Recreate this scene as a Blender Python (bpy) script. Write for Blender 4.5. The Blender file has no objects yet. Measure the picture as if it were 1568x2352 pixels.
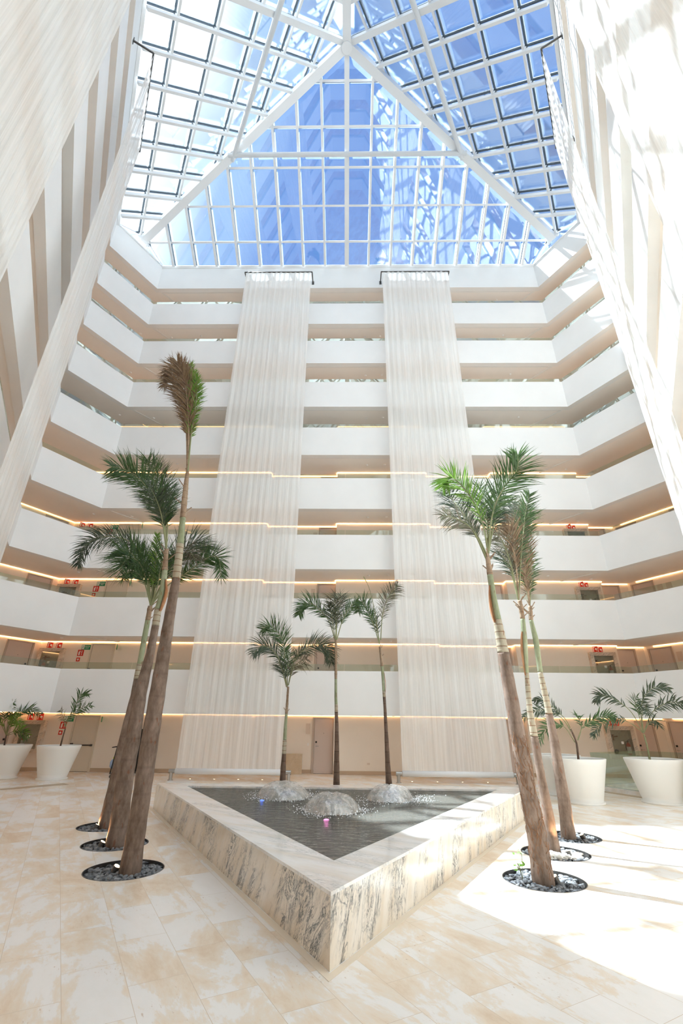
import bpy, bmesh, math, random
from mathutils import Vector, Matrix, noise
from mathutils.geometry import tessellate_polygon
random.seed(7)
sc = bpy.context.scene
C = sc.collection
rad = math.radians

# ---------------------------------------------------------------- camera
cam = bpy.data.cameras.new('camera'); camo = bpy.data.objects.new('camera', cam); C.objects.link(camo)
cam.sensor_fit = 'HORIZONTAL'; cam.sensor_width = 36.0
cam.lens = 36.0 * 1051.755 / 1568.0
cam.clip_start = .05; cam.clip_end = 500
TH, YAW, ROLL = 0.43349, -0.0165156, 0.0101757
Fv = Vector((math.sin(YAW)*math.cos(TH), math.cos(YAW)*math.cos(TH), math.sin(TH)))
Rv = Vector((math.cos(YAW), -math.sin(YAW), 0)); Uv = Rv.cross(Fv)
R2 = Rv*math.cos(ROLL)+Uv*math.sin(ROLL); U2 = -Rv*math.sin(ROLL)+Uv*math.cos(ROLL)
M = Matrix((R2, U2, -Fv)).transposed().to_4x4(); M.translation = (0, 0, 1.9625)
camo.matrix_world = M
sc.camera = camo
# ---------------------------------------------------------------- view
sc.view_settings.view_transform = 'Standard'; sc.view_settings.look = 'None'
sc.view_settings.gamma = 1; sc.view_settings.use_curve_mapping = False
sc.view_settings.exposure = 0.58
sc.cycles.max_bounces = 14; sc.cycles.diffuse_bounces = 8; sc.cycles.glossy_bounces = 4
sc.cycles.transmission_bounces = 6; sc.cycles.transparent_max_bounces = 24
sc.cycles.caustics_reflective = False; sc.cycles.caustics_refractive = False
sc.cycles.sample_clamp_indirect = 6
# ---------------------------------------------------------------- sun and sky
SUN = Vector((1.7, -1.0, -3.5)).normalized()
sl = bpy.data.lights.new('sun', 'SUN'); sl.energy = 21.0; sl.color = (1, .975, .94); sl.angle = rad(.55)
so = bpy.data.objects.new('sun', sl); C.objects.link(so); so.rotation_euler = SUN.to_track_quat('-Z', 'Y').to_euler(); so.location = (-20, 25, 60)
w = bpy.data.worlds.new('sky'); sc.world = w; w.use_nodes = True
nt = w.node_tree; nt.nodes.clear()
tc = nt.nodes.new('ShaderNodeTexCoord')
dt = nt.nodes.new('ShaderNodeVectorMath'); dt.operation = 'DOT_PRODUCT'
gv = Vector((-1, -.45, .15)).normalized(); dt.inputs[1].default_value = gv
nt.links.new(tc.outputs['Generated'], dt.inputs[0])
nz = nt.nodes.new('ShaderNodeTexNoise'); nz.inputs['Scale'].default_value = 2.2; nz.inputs['Detail'].default_value = 5
nt.links.new(tc.outputs['Generated'], nz.inputs['Vector'])
ma = nt.nodes.new('ShaderNodeMath'); ma.operation = 'MULTIPLY_ADD'; ma.inputs[1].default_value = .22; 
nt.links.new(nz.outputs['Fac'], ma.inputs[0]); nt.links.new(dt.outputs['Value'], ma.inputs[2])
mr = nt.nodes.new('ShaderNodeMapRange'); mr.inputs['From Min'].default_value = -.5; mr.inputs['From Max'].default_value = 1.0
nt.links.new(ma.outputs[0], mr.inputs['Value'])
cr = nt.nodes.new('ShaderNodeValToRGB'); cr.color_ramp.interpolation = 'EASE'
els = cr.color_ramp.elements
els[0].position = 0; els[0].color = (.13, .27, .60, 1)
els[1].position = 1; els[1].color = (1, 1, 1, 1)
for p, c in ((.42, (.17, .33, .72, 1)), (.49, (.40, .58, .90, 1)), (.56, (1, 1, 1, 1))):
    e = els.new(p); e.color = c
nt.links.new(mr.outputs[0], cr.inputs[0])
st = nt.nodes.new('ShaderNodeMapRange'); st.inputs['From Min'].default_value = .5; st.inputs['From Max'].default_value = .75
st.inputs['To Min'].default_value = .93; st.inputs['To Max'].default_value = 3.0
nt.links.new(mr.outputs[0], st.inputs['Value'])
bg = nt.nodes.new('ShaderNodeBackground'); ow = nt.nodes.new('ShaderNodeOutputWorld')
nt.links.new(cr.outputs[0], bg.inputs[0]); nt.links.new(st.outputs[0], bg.inputs[1]); nt.links.new(bg.outputs[0], ow.inputs[0])

# ---------------------------------------------------------------- materials
def mat(name, col, rough=.6, metal=0, spec=.3, **kw):
    m = bpy.data.materials.new(name); m.use_nodes = True
    b = m.node_tree.nodes['Principled BSDF']
    b.inputs['Base Color'].default_value = (*col, 1); b.inputs['Roughness'].default_value = rough
    b.inputs['Metallic'].default_value = metal; b.inputs['Specular IOR Level'].default_value = spec
    if 'emit' in kw:
        b.inputs['Emission Color'].default_value = (*kw['emit'], 1); b.inputs['Emission Strength'].default_value = kw['es']
    return m
def N(m, t, **kw):
    n = m.node_tree.nodes.new(t)
    for k, v in kw.items():
        if k in n.inputs: n.inputs[k].default_value = v
        else: setattr(n, k, v)
    return n
def LK(m, a, b): m.node_tree.links.new(a, b)
def ramp(m, stops, fac):
    r = N(m, 'ShaderNodeValToRGB'); e = r.color_ramp.elements
    e[0].position, e[0].color = stops[0][0], (*stops[0][1], 1)
    e[1].position, e[1].color = stops[-1][0], (*stops[-1][1], 1)
    for p, c in stops[1:-1]:
        q = e.new(p); q.color = (*c, 1)
    LK(m, fac, r.inputs[0]); return r
def plaster(name, col, rough=.75):
    m = mat(name, col, rough, spec=.2); b = m.node_tree.nodes['Principled BSDF']
    t = N(m, 'ShaderNodeTexCoord'); n = N(m, 'ShaderNodeTexNoise', Scale=.8, Detail=6.0); LK(m, t.outputs['Object'], n.inputs['Vector'])
    r = ramp(m, ((.3, tuple(c*.975 for c in col)), (.7, tuple(min(1, c*1.015) for c in col))), n.outputs['Fac']); LK(m, r.outputs[0], b.inputs['Base Color'])
    n2 = N(m, 'ShaderNodeTexNoise', Scale=40.0, Detail=3.0); LK(m, t.outputs['Object'], n2.inputs['Vector'])
    bp = N(m, 'ShaderNodeBump', Strength=.04, Distance=.01); LK(m, n2.outputs['Fac'], bp.inputs['Height']); LK(m, bp.outputs[0], b.inputs['Normal'])
    return m
WHITE = plaster('white_plaster', (.88, .88, .875))
CREAM = plaster('cream_corridor_paint', (.90, .83, .75))
SOFF = plaster('corridor_ceiling_paint', (.93, .90, .87))
STEELW = mat('white_painted_steel', (.80, .81, .82), .4)
TUBE = mat('pale_grey_steel_tube', (.66, .68, .70), .4)
GASK = mat('dark_rubber_gasket', (.07, .09, .11), .5)
DARKM = mat('dark_grey_metal', (.12, .115, .11), .35, .7)
CHROME = mat('brushed_metal', (.45, .44, .42), .3, .9)
BLACK = mat('black', (.012, .012, .012), .4)
DOORM = mat('pinkish_grey_door_paint', (.66, .57, .53), .5)
DOORC = mat('cream_door_paint', (.74, .68, .58), .5)
FRAME = mat('taupe_door_frame', (.55, .46, .40), .5)
POTM = mat('matt_white_planter', (.84, .83, .79), .55)
SOIL = mat('dark_potting_soil', (.05, .035, .025), .95)
RED = mat('red_sign', (.62, .03, .02), .4); GREEN = mat('green_sign', (.02, .27, .13), .4); WHT = mat('white_sign', (.9, .9, .9), .4)
BLUEC = mat('pale_blue_cloth', (.30, .38, .55), .9); YEL = mat('yellow_green_plastic', (.55, .62, .02), .5)
LEDM = mat('warm_light_strip', (1, .7, .4), .5, emit=(1, .60, .28), es=3.8)
LEDD = mat('added_dim_light_strip', (1, .7, .4), .5, emit=(1, .66, .40), es=1.0)  # weak glow for the strip added on the sixth ceiling, otherwise grey
LAMPM = mat('glowing_lamp_lens', (1, .9, .7), .5, emit=(1, .74, .42), es=8.0)
BLUEL = mat('blue_underwater_lamp', (.1, .2, 1), .5, emit=(.05, .18, 1), es=2.0)
PINKL = mat('pink_underwater_lamp', (1, .3, .7), .5, emit=(.9, .25, .65), es=1.6)

def glass(name, tint, gl=.06, glmax=.5, rough=.0, gcol=(1, 1, 1)):
    m = bpy.data.materials.new(name); m.use_nodes = True; t = m.node_tree; t.nodes.clear()
    o = N(m, 'ShaderNodeOutputMaterial'); mx = N(m, 'ShaderNodeMixShader')
    tr = N(m, 'ShaderNodeBsdfTransparent'); tr.inputs[0].default_value = (*tint, 1)
    g = N(m, 'ShaderNodeBsdfGlossy'); g.inputs['Roughness'].default_value = rough; g.inputs[0].default_value = (*gcol, 1)
    lw = N(m, 'ShaderNodeLayerWeight'); lw.inputs[0].default_value = .35
    mp = N(m, 'ShaderNodeMapRange'); mp.inputs['To Min'].default_value = gl; mp.inputs['To Max'].default_value = glmax
    LK(m, lw.outputs['Fresnel'], mp.inputs['Value']); LK(m, mp.outputs[0], mx.inputs[0])
    LK(m, tr.outputs[0], mx.inputs[1]); LK(m, g.outputs[0], mx.inputs[2]); LK(m, mx.outputs[0], o.inputs[0])
    return m
ROOFG = glass('blue_tinted_roof_glass', (.86, .93, .98), .10, .60)
RAILG = glass('greenish_rail_glass', (.84, .90, .86), .03, .35)
CABG = glass('cabinet_glass', (.80, .84, .82), .08, .5)

# travertine floor
def travertine(name, base=1.0):
    m = mat(name, (.8, .7, .6), .32, spec=.35); b = m.node_tree.nodes['Principled BSDF']
    t = N(m, 'ShaderNodeTexCoord'); mp = N(m, 'ShaderNodeMapping'); mp.inputs['Rotation'].default_value = (0, 0, rad(60)); LK(m, t.outputs['Object'], mp.inputs[0])
    br = N(m, 'ShaderNodeTexBrick'); br.offset = .5; br.inputs['Scale'].default_value = 1.0
    br.inputs['Brick Width'].default_value = .95; br.inputs['Row Height'].default_value = .475; br.inputs['Mortar Size'].default_value = .0025; br.inputs['Mortar Smooth'].default_value = .3
    br.inputs['Color1'].default_value = (0, 0, 0, 1); br.inputs['Color2'].default_value = (1, 1, 1, 1); br.inputs['Mortar'].default_value = (.5, .5, .5, 1); br.inputs['Bias'].default_value = 0
    LK(m, mp.outputs[0], br.inputs[0])
    # streaky cloud pattern, slightly shifted from tile to tile
    sep = N(m, 'ShaderNodeVectorMath', operation='MULTIPLY_ADD'); sep.inputs[1].default_value = (.9, .5, .7); LK(m, br.outputs['Color'], sep.inputs[0])
    st_ = N(m, 'ShaderNodeMapping'); st_.inputs['Scale'].default_value = (.8, 1.7, 1); LK(m, mp.outputs[0], st_.inputs[0]); LK(m, st_.outputs[0], sep.inputs[2])
    n1 = N(m, 'ShaderNodeTexNoise', Scale=.85, Detail=12.0, Roughness=.70, Distortion=.35); LK(m, sep.outputs[0], n1.inputs['Vector'])
    r1 = ramp(m, ((.36, (.74, .58, .42)), (.46, (.83, .71, .57)), (.51, (.84, .76, .66)), (.535, (.87, .84, .80)), (.66, (.90, .87, .84))), n1.outputs['Fac'])
    # small brown pits
    st2 = N(m, 'ShaderNodeMapping'); st2.inputs['Scale'].default_value = (1, 2.6, 1); LK(m, mp.outputs[0], st2.inputs[0])
    n2 = N(m, 'ShaderNodeTexNoise', Scale=14.0, Detail=4.0, Roughness=.6); LK(m, st2.outputs[0], n2.inputs['Vector'])
    r2 = ramp(m, ((.62, (0, 0, 0)), (.69, (1, 1, 1))), n2.outputs['Fac'])
    n3 = N(m, 'ShaderNodeTexNoise', Scale=1.8, Detail=2.0); LK(m, mp.outputs[0], n3.inputs['Vector'])
    r3_ = ramp(m, ((.5, (0, 0, 0)), (.66, (.7, .7, .7))), n3.outputs['Fac'])
    mu = N(m, 'ShaderNodeMath', operation='MULTIPLY'); LK(m, r2.outputs[0], mu.inputs[0]); LK(m, r3_.outputs[0], mu.inputs[1])
    mx = N(m, 'ShaderNodeMixRGB'); mx.inputs[2].default_value = (.50, .32, .19, 1); LK(m, mu.outputs[0], mx.inputs[0]); LK(m, r1.outputs[0], mx.inputs[1])
    # joints
    mj = N(m, 'ShaderNodeMixRGB'); mj.inputs[2].default_value = (.60, .47, .34, 1)
    mm = N(m, 'ShaderNodeMath', operation='MULTIPLY'); mm.inputs[1].default_value = .8; LK(m, br.outputs['Fac'], mm.inputs[0]); LK(m, mm.outputs[0], mj.inputs[0]); LK(m, mx.outputs[0], mj.inputs[1])
    LK(m, mj.outputs[0], b.inputs['Base Color'])
    return m
FLOORM = travertine('travertine_tiles')
BAND = mat('brown_stone_band', (.50, .37, .23), .4)
BASEB = mat('brown_stone_skirting', (.56, .43, .31), .4)
def marble(name, yaw, tilt, light, vein=(.07, .08, .09), along=(.55, 1, 2.6), sc_=1.5, plane='XZ'):
    m = mat(name, light, .16, spec=.5); b = m.node_tree.nodes['Principled BSDF']
    t = N(m, 'ShaderNodeTexCoord'); m1 = N(m, 'ShaderNodeMapping'); m1.inputs['Rotation'].default_value = (0, 0, yaw); LK(m, t.outputs['Object'], m1.inputs[0])
    m2 = N(m, 'ShaderNodeMapping'); m2.inputs['Rotation'].default_value = (0, tilt, 0) if plane == 'XZ' else (0, 0, tilt); LK(m, m1.outputs[0], m2.inputs[0])
    ms = N(m, 'ShaderNodeMapping'); ms.inputs['Scale'].default_value = along; LK(m, m2.outputs[0], ms.inputs[0])
    # three layers of veins at different sizes, clumped by a mask
    n2 = N(m, 'ShaderNodeTexNoise', Scale=.75*sc_, Detail=5.0, Roughness=.6); LK(m, ms.outputs[0], n2.inputs['Vector'])
    mask = ramp(m, ((.48, (.05, .05, .05)), (.57, (1, 1, 1))), n2.outputs['Fac'])
    acc = None
    for sc2, wd, st2, dist in ((1.3, .026, 1.0, 1.5), (2.8, .036, .95, 1.9), (5.5, .04, .4, 1.0)):
        n = N(m, 'ShaderNodeTexNoise', Scale=sc2*sc_, Detail=7.0, Roughness=.62, Distortion=dist); LK(m, ms.outputs[0], n.inputs['Vector'])
        sub = N(m, 'ShaderNodeMath', operation='SUBTRACT'); sub.inputs[1].default_value = .5; LK(m, n.outputs['Fac'], sub.inputs[0])
        ab = N(m, 'ShaderNodeMath', operation='ABSOLUTE'); LK(m, sub.outputs[0], ab.inputs[0])
        r = ramp(m, ((0, (st2, st2, st2)), (wd*.35, (st2*.7, st2*.7, st2*.7)), (wd, (0, 0, 0))), ab.outputs[0])
        if acc is None: acc = r.outputs[0]
        else:
            mxx = N(m, 'ShaderNodeMath', operation='MAXIMUM'); LK(m, acc, mxx.inputs[0]); LK(m, r.outputs[0], mxx.inputs[1]); acc = mxx.outputs[0]
    mu = N(m, 'ShaderNodeMath', operation='MULTIPLY'); LK(m, acc, mu.inputs[0]); LK(m, mask.outputs[0], mu.inputs[1])
    n3 = N(m, 'ShaderNodeTexNoise', Scale=2.2, Detail=6.0); LK(m, ms.outputs[0], n3.inputs['Vector'])
    r3_ = ramp(m, ((.35, tuple(c*k for c, k in zip(light, (.90, .84, .76)))), (.6, light)), n3.outputs['Fac'])
    mx = N(m, 'ShaderNodeMixRGB'); mx.inputs[2].default_value = (*vein, 1); LK(m, mu.outputs[0], mx.inputs[0]); LK(m, r3_.outputs[0], mx.inputs[1])
    LK(m, mx.outputs[0], b.inputs['Base Color']); return m
MARBL = marble('veined_marble_left', rad(60), rad(-38), (.80, .74, .65), along=(2.0, 1, .55))
MARBR = marble('veined_marble_right', rad(-60), rad(-22), (.82, .77, .69), along=(2.0, 1, .55))
MARBT = marble('veined_marble_coping', rad(35), 0, (.84, .84, .83), (.48, .49, .50), along=(.5, 2.4, 1), sc_=1.2)
MARBF = marble('marble_cabinet_frame', 0, rad(30), (.76, .68, .60), (.35, .28, .22))
PANELM = marble('beige_stone_slab', 0, 0, (.64, .52, .38), (.50, .38, .26), sc_=4.0, along=(1, 1, 1))

def curtain_mat():
    m = bpy.data.materials.new('white_string_curtain'); m.use_nodes = True; m.node_tree.nodes.clear()
    o = N(m, 'ShaderNodeOutputMaterial')
    t = N(m, 'ShaderNodeTexCoord'); mp = N(m, 'ShaderNodeMapping'); mp.inputs['Scale'].default_value = (1, 1, .012); LK(m, t.outputs['Object'], mp.inputs[0])
    n = N(m, 'ShaderNodeTexNoise', Scale=6.5, Detail=4.0, Roughness=.65); LK(m, mp.outputs[0], n.inputs['Vector'])
    n2 = N(m, 'ShaderNodeTexNoise', Scale=34.0, Detail=2.0, Roughness=.6); LK(m, mp.outputs[0], n2.inputs['Vector'])
    ad = N(m, 'ShaderNodeMath', operation='ADD'); LK(m, n.outputs['Fac'], ad.inputs[0]); LK(m, n2.outputs['Fac'], ad.inputs[1])
    mr_ = N(m, 'ShaderNodeMapRange'); mr_.inputs['From Min'].default_value = .72; mr_.inputs['From Max'].default_value = 1.25
    mr_.inputs['To Min'].default_value = .30; mr_.inputs['To Max'].default_value = .13; LK(m, ad.outputs[0], mr_.inputs['Value'])
    cr_ = ramp(m, ((.38, (.90, .89, .865)), (.6, (.94, .94, .93))), n.outputs['Fac'])
    d = N(m, 'ShaderNodeBsdfDiffuse'); tl = N(m, 'ShaderNodeBsdfTranslucent'); LK(m, cr_.outputs[0], d.inputs[0]); LK(m, cr_.outputs[0], tl.inputs[0])
    a = N(m, 'ShaderNodeMixShader'); a.inputs[0].default_value = .30; LK(m, d.outputs[0], a.inputs[1]); LK(m, tl.outputs[0], a.inputs[2])
    tr = N(m, 'ShaderNodeBsdfTransparent'); b = N(m, 'ShaderNodeMixShader'); LK(m, mr_.outputs[0], b.inputs[0]); LK(m, a.outputs[0], b.inputs[1]); LK(m, tr.outputs[0], b.inputs[2])
    LK(m, b.outputs[0], o.inputs[0]); return m
CURT = curtain_mat()

def leafmat(name, c1, c2, tl=.3):
    m = mat(name, c1, .38, spec=.45); t = m.node_tree; b = t.nodes['Principled BSDF']; o = t.nodes['Material Output']
    tc_ = N(m, 'ShaderNodeTexCoord'); n = N(m, 'ShaderNodeTexNoise', Scale=9.0, Detail=3.0); LK(m, tc_.outputs['Object'], n.inputs['Vector'])
    r = ramp(m, ((.35, c1), (.65, c2)), n.outputs['Fac']); LK(m, r.outputs[0], b.inputs['Base Color'])
    tr = N(m, 'ShaderNodeBsdfTranslucent'); LK(m, r.outputs[0], tr.inputs[0])
    mx = N(m, 'ShaderNodeMixShader'); mx.inputs[0].default_value = tl; LK(m, b.outputs[0], mx.inputs[1]); LK(m, tr.outputs[0], mx.inputs[2]); LK(m, mx.outputs[0], o.inputs[0])
    return m
LEAF = {'green': leafmat('green_leaf', (.045, .095, .03), (.085, .155, .05), .22), 'dark': leafmat('dark_green_leaf', (.045, .07, .04), (.085, .11, .065), .15),
        'bright': leafmat('bright_green_leaf', (.12, .25, .035), (.20, .35, .06), .35), 'brown': leafmat('dry_brown_leaf', (.17, .10, .055), (.28, .19, .11), .25),
        'greybrown': leafmat('greyish_drying_leaf', (.16, .125, .09), (.13, .15, .09), .2), 'spear': leafmat('young_spear_leaf', (.10, .20, .04), (.16, .26, .07), .2)}
def barkmat(name, c1, c2, ring, rs, dark=(.05, .03, .02)):
    m = mat(name, c1, .85, spec=.15); b = m.node_tree.nodes['Principled BSDF']; t = N(m, 'ShaderNodeTexCoord')
    mp = N(m, 'ShaderNodeMapping'); mp.inputs['Scale'].default_value = (1, 1, .35); LK(m, t.outputs['Object'], mp.inputs[0])
    n = N(m, 'ShaderNodeTexNoise', Scale=7.0, Detail=8.0, Roughness=.7); LK(m, mp.outputs[0], n.inputs['Vector'])
    r = ramp(m, ((.34, c1), (.64, c2)), n.outputs['Fac'])
    wv = N(m, 'ShaderNodeTexWave', wave_type='BANDS', bands_direction='Z'); wv.inputs['Scale'].default_value = rs; wv.inputs['Distortion'].default_value = .9; wv.inputs['Detail'].default_value = 2
    LK(m, t.outputs['Object'], wv.inputs['Vector'])
    rw = ramp(m, ((.0, (1, 1, 1)), (.05, (0, 0, 0))), wv.outputs['Fac'])
    mu = N(m, 'ShaderNodeMath', operation='MULTIPLY'); mu.inputs[1].default_value = ring; LK(m, rw.outputs[0], mu.inputs[0])
    mx = N(m, 'ShaderNodeMixRGB'); mx.inputs[2].default_value = (*dark, 1); LK(m, mu.outputs[0], mx.inputs[0]); LK(m, r.outputs[0], mx.inputs[1])
    n4 = N(m, 'ShaderNodeTexNoise', Scale=16.0, Detail=2.0); LK(m, mp.outputs[0], n4.inputs['Vector'])
    r4 = ramp(m, ((.66, (0, 0, 0)), (.70, (.55, .55, .55))), n4.outputs['Fac'])
    mx2 = N(m, 'ShaderNodeMixRGB'); mx2.inputs[2].default_value = (.20, .075, .035, 1); LK(m, r4.outputs[0], mx2.inputs[0]); LK(m, mx.outputs[0], mx2.inputs[1])
    LK(m, mx2.outputs[0], b.inputs['Base Color'])
    bp = N(m, 'ShaderNodeBump', Strength=.5, Distance=.02); LK(m, n.outputs['Fac'], bp.inputs['Height']); LK(m, bp.outputs[0], b.inputs['Normal'])
    return m
BARK = barkmat('grey_brown_palm_bark', (.12, .082, .06), (.27, .20, .16), .14, .9)
BARKD = barkmat('dark_brown_palm_bark', (.09, .06, .045), (.19, .13, .10), .5, 1.2)
RINGM = barkmat('pale_ringed_stem', (.33, .28, .20), (.44, .39, .30), .9, 2.6, (.16, .07, .035))
SHAFT = barkmat('green_crownshaft', (.22, .25, .14), (.36, .38, .26), .1, .5)
DEADM = barkmat('dry_leaf_sheath', (.22, .14, .09), (.40, .30, .21), .3, 2.0)
STEMG = mat('green_stem', (.24, .25, .13), .6)
PEB = mat('dark_grey_pebbles', (.12, .13, .14), .7)
def pebble_mat(nm, c1, c2):
    m = mat(nm, c1, .7); b = m.node_tree.nodes['Principled BSDF']
    t = N(m, 'ShaderNodeTexCoord'); n = N(m, 'ShaderNodeTexNoise', Scale=11.0, Detail=1.0); LK(m, t.outputs['Object'], n.inputs['Vector'])
    r = ramp(m, ((.35, c1), (.65, c2)), n.outputs['Fac']); LK(m, r.outputs[0], b.inputs['Base Color']); return m
PEB = pebble_mat('dark_grey_pebbles', (.07, .075, .085), (.26, .27, .28)); PEBW = pebble_mat('white_pebbles', (.70, .66, .60), (.88, .86, .82))

# ---------------------------------------------------------------- helpers
def tag(o, label=None, cat=None, group=None, kind=None):
    if label: o['label'] = label
    if cat: o['category'] = cat
    if group: o['group'] = group
    if kind: o['kind'] = kind
    return o
def link(name, me, m, parent=None, loc=None):
    o = bpy.data.objects.new(name, me); C.objects.link(o)
    for x in (m if isinstance(m, (list, tuple)) else [m]): me.materials.append(x)
    if parent: o.parent = parent
    if loc is not None: o.location = loc
    return o
def obj(name, bm, m, parent=None, loc=None, smooth=False, recalc=True):
    if recalc: bmesh.ops.recalc_face_normals(bm, faces=bm.faces)
    me = bpy.data.meshes.new(name); bm.to_mesh(me); bm.free()
    if smooth:
        for p in me.polygons: p.use_smooth = True
    return link(name, me, m, parent, loc)
def empty(name, loc, rz=0, parent=None):
    o = bpy.data.objects.new(name, None); C.objects.link(o); o.location = loc; o.rotation_euler = (0, 0, rz); o.empty_display_size = .2
    if parent: o.parent = parent
    return o
def BM(): return bmesh.new()
def box(bm, x0, x1, y0, y1, z0, z1):
    v = [bm.verts.new(p) for p in ((x0,y0,z0),(x1,y0,z0),(x1,y1,z0),(x0,y1,z0),(x0,y0,z1),(x1,y0,z1),(x1,y1,z1),(x0,y1,z1))]
    for f in ((0,3,2,1),(4,5,6,7),(0,1,5,4),(1,2,6,5),(2,3,7,6),(3,0,4,7)): bm.faces.new([v[i] for i in f])
def bar(bm, p, q, w, h, up):
    p, q, up = Vector(p), Vector(q), Vector(up); d = (q-p).normalized(); s = d.cross(up).normalized(); u = s.cross(d)
    v = [bm.verts.new(c + s*a*w/2 + u*b*h/2) for c in (p, q) for a, b in ((-1,-1),(1,-1),(1,1),(-1,1))]
    for f in ((0,1,2,3),(7,6,5,4),(0,4,5,1),(1,5,6,2),(2,6,7,3),(3,7,4,0)): bm.faces.new([v[i] for i in f])
def tube(bm, pts, rs, n=10, cap=True, mi=0):
    pts = [Vector(p) for p in pts]; rings = []
    prev = None
    for i, p in enumerate(pts):
        d = (pts[min(i+1, len(pts)-1)] - pts[max(i-1, 0)]).normalized()
        if prev is None: a = d.orthogonal().normalized()
        else: a = (prev - d*prev.dot(d)).normalized()
        prev = a; b = d.cross(a); r = rs[i] if isinstance(rs, (list, tuple)) else rs
        rings.append([bm.verts.new(p + a*math.cos(2*math.pi*k/n)*r + b*math.sin(2*math.pi*k/n)*r) for k in range(n)])
    for i in range(len(rings)-1):
        for k in range(n):
            f = bm.faces.new((rings[i][k], rings[i][(k+1) % n], rings[i+1][(k+1) % n], rings[i+1][k])); f.material_index = mi
    if cap:
        for r_ in (rings[0][::-1], rings[-1]):
            f = bm.faces.new(r_); f.material_index = mi
def lathe(bm, prof, n=32, cx=0, cy=0, close=False):
    rings = [[bm.verts.new((cx+r*math.cos(2*math.pi*k/n), cy+r*math.sin(2*math.pi*k/n), z)) for k in range(n)] for r, z in prof]
    for i in range(len(rings)-1):
        for k in range(n): bm.faces.new((rings[i][k], rings[i][(k+1) % n], rings[i+1][(k+1) % n], rings[i+1][k]))
    if close:
        bm.faces.new(rings[0][::-1]); bm.faces.new(rings[-1])
def prism(bm, poly, z0, z1):
    a = [bm.verts.new((x, y, z0)) for x, y in poly]; b = [bm.verts.new((x, y, z1)) for x, y in poly]; n = len(poly)
    bm.faces.new(a[::-1]); bm.faces.new(b)
    for i in range(n): bm.faces.new((a[i], a[(i+1) % n], b[(i+1) % n], b[i]))
def text_mesh(body, size, mname, m, parent, loc, ext=.002, rot=(rad(90), 0, 0)):
    cu = bpy.data.curves.new(mname, 'FONT'); cu.body = body; cu.size = size; cu.extrude = ext; cu.align_x = 'CENTER'; cu.align_y = 'CENTER'
    o = bpy.data.objects.new(mname, cu); C.objects.link(o); dg = bpy.context.evaluated_depsgraph_get()
    me = bpy.data.meshes.new_from_object(o.evaluated_get(dg)); bpy.data.objects.remove(o)
    me.materials.clear(); q = link(mname, me, m, parent, loc); q.rotation_euler = rot
    return q

# ---------------------------------------------------------------- plan of the atrium
C0 = Vector((-.155, 11.48))
VS, VC = 8.92, 14.93                # distance of side and corner parapets from the centroid
OS, OC = 1.94, 3.05                 # corridor depths
ANG = (90, 150, 210, 270, 330, 30)  # outward normals: back, left corner, left, front corner, right, right corner
def hexa(ds, dc):
    L = [(rad(a), (VS+ds) if i % 2 == 0 else (VC+dc)) for i, a in enumerate((90, 150, 210, 270, 330, 30))]
    out = []
    for i in range(6):
        (a, d), (b, e) = L[i-1], L[i]
        det = math.cos(a)*math.sin(b)-math.sin(a)*math.cos(b)
        out.append((C0.x+(d*math.sin(b)-e*math.sin(a))/det, C0.y+(math.cos(a)*e-math.cos(b)*d)/det))
    return out   # vertex i lies between side i-1 and side i
def W(a, u, v, z=0.0):
    a = rad(a); return Vector((C0.x+math.sin(a)*u+math.cos(a)*v, C0.y-math.cos(a)*u+math.sin(a)*v, z))
def ring(bm, ia, ib, oa, ob, z0, z1):
    I, O = hexa(ia, ib), hexa(oa, ob); n = 6
    vi0 = [bm.verts.new((*p, z0)) for p in I]; vi1 = [bm.verts.new((*p, z1)) for p in I]
    vo0 = [bm.verts.new((*p, z0)) for p in O]; vo1 = [bm.verts.new((*p, z1)) for p in O]
    for k in range(n):
        j = (k+1) % n
        bm.faces.new((vi0[k], vi0[j], vi1[j], vi1[k])); bm.faces.new((vo0[j], vo0[k], vo1[k], vo1[j]))
        bm.faces.new((vi1[k], vi1[j], vo1[j], vo1[k])); bm.faces.new((vi0[j], vi0[k], vo0[k], vo0[j]))
Z0, PER = 2.274, 3.1017
def cz(k): return Z0+(k-1)*PER      # underside of parapet k (1..9)
def fz(k): return 0 if k == 0 else cz(k)+.83   # corridor floor of level k
ZTOP = 29.1
PITS = [(-3.26, 8.24), (-4.11, 9.78), (-4.98, 11.25), (2.765, 8.06), (3.55, 9.58), (4.36, 10.85), (-1.85, 15.1), (-.35, 15.1), (1.12, 15.1)]
PR = .56

# floor with nine planting pits cut out
outer = hexa(2.6, 3.6)
holes = [[(x+PR*math.cos(2*math.pi*k/40), y+PR*math.sin(2*math.pi*k/40)) for k in range(40)] for x, y in PITS]
loops = [[Vector((x, y, 0)) for x, y in outer]]+[[Vector((x, y, 0)) for x, y in h[::-1]] for h in holes]
flat = [v for l in loops for v in l]
bm = BM(); vs = [bm.verts.new(v) for v in flat]
for t in tessellate_polygon(loops): bm.faces.new([vs[i] for i in t])
bmesh.ops.recalc_face_normals(bm, faces=bm.faces)
if sum(f.normal.z for f in bm.faces) < 0: bmesh.ops.reverse_faces(bm, faces=bm.faces)
off = len(outer)
for h in holes:       # pit walls
    top = vs[off:off+40]; off += 40
    bot = [bm.verts.new((v.co.x, v.co.y, -.16)) for v in top]
    for k in range(40): bm.faces.new((top[k], top[(k+1) % 40], bot[(k+1) % 40], bot[k]))
    bm.faces.new(bot)
o = obj('floor', bm, FLOORM, recalc=False); tag(o, kind='structure')

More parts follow.
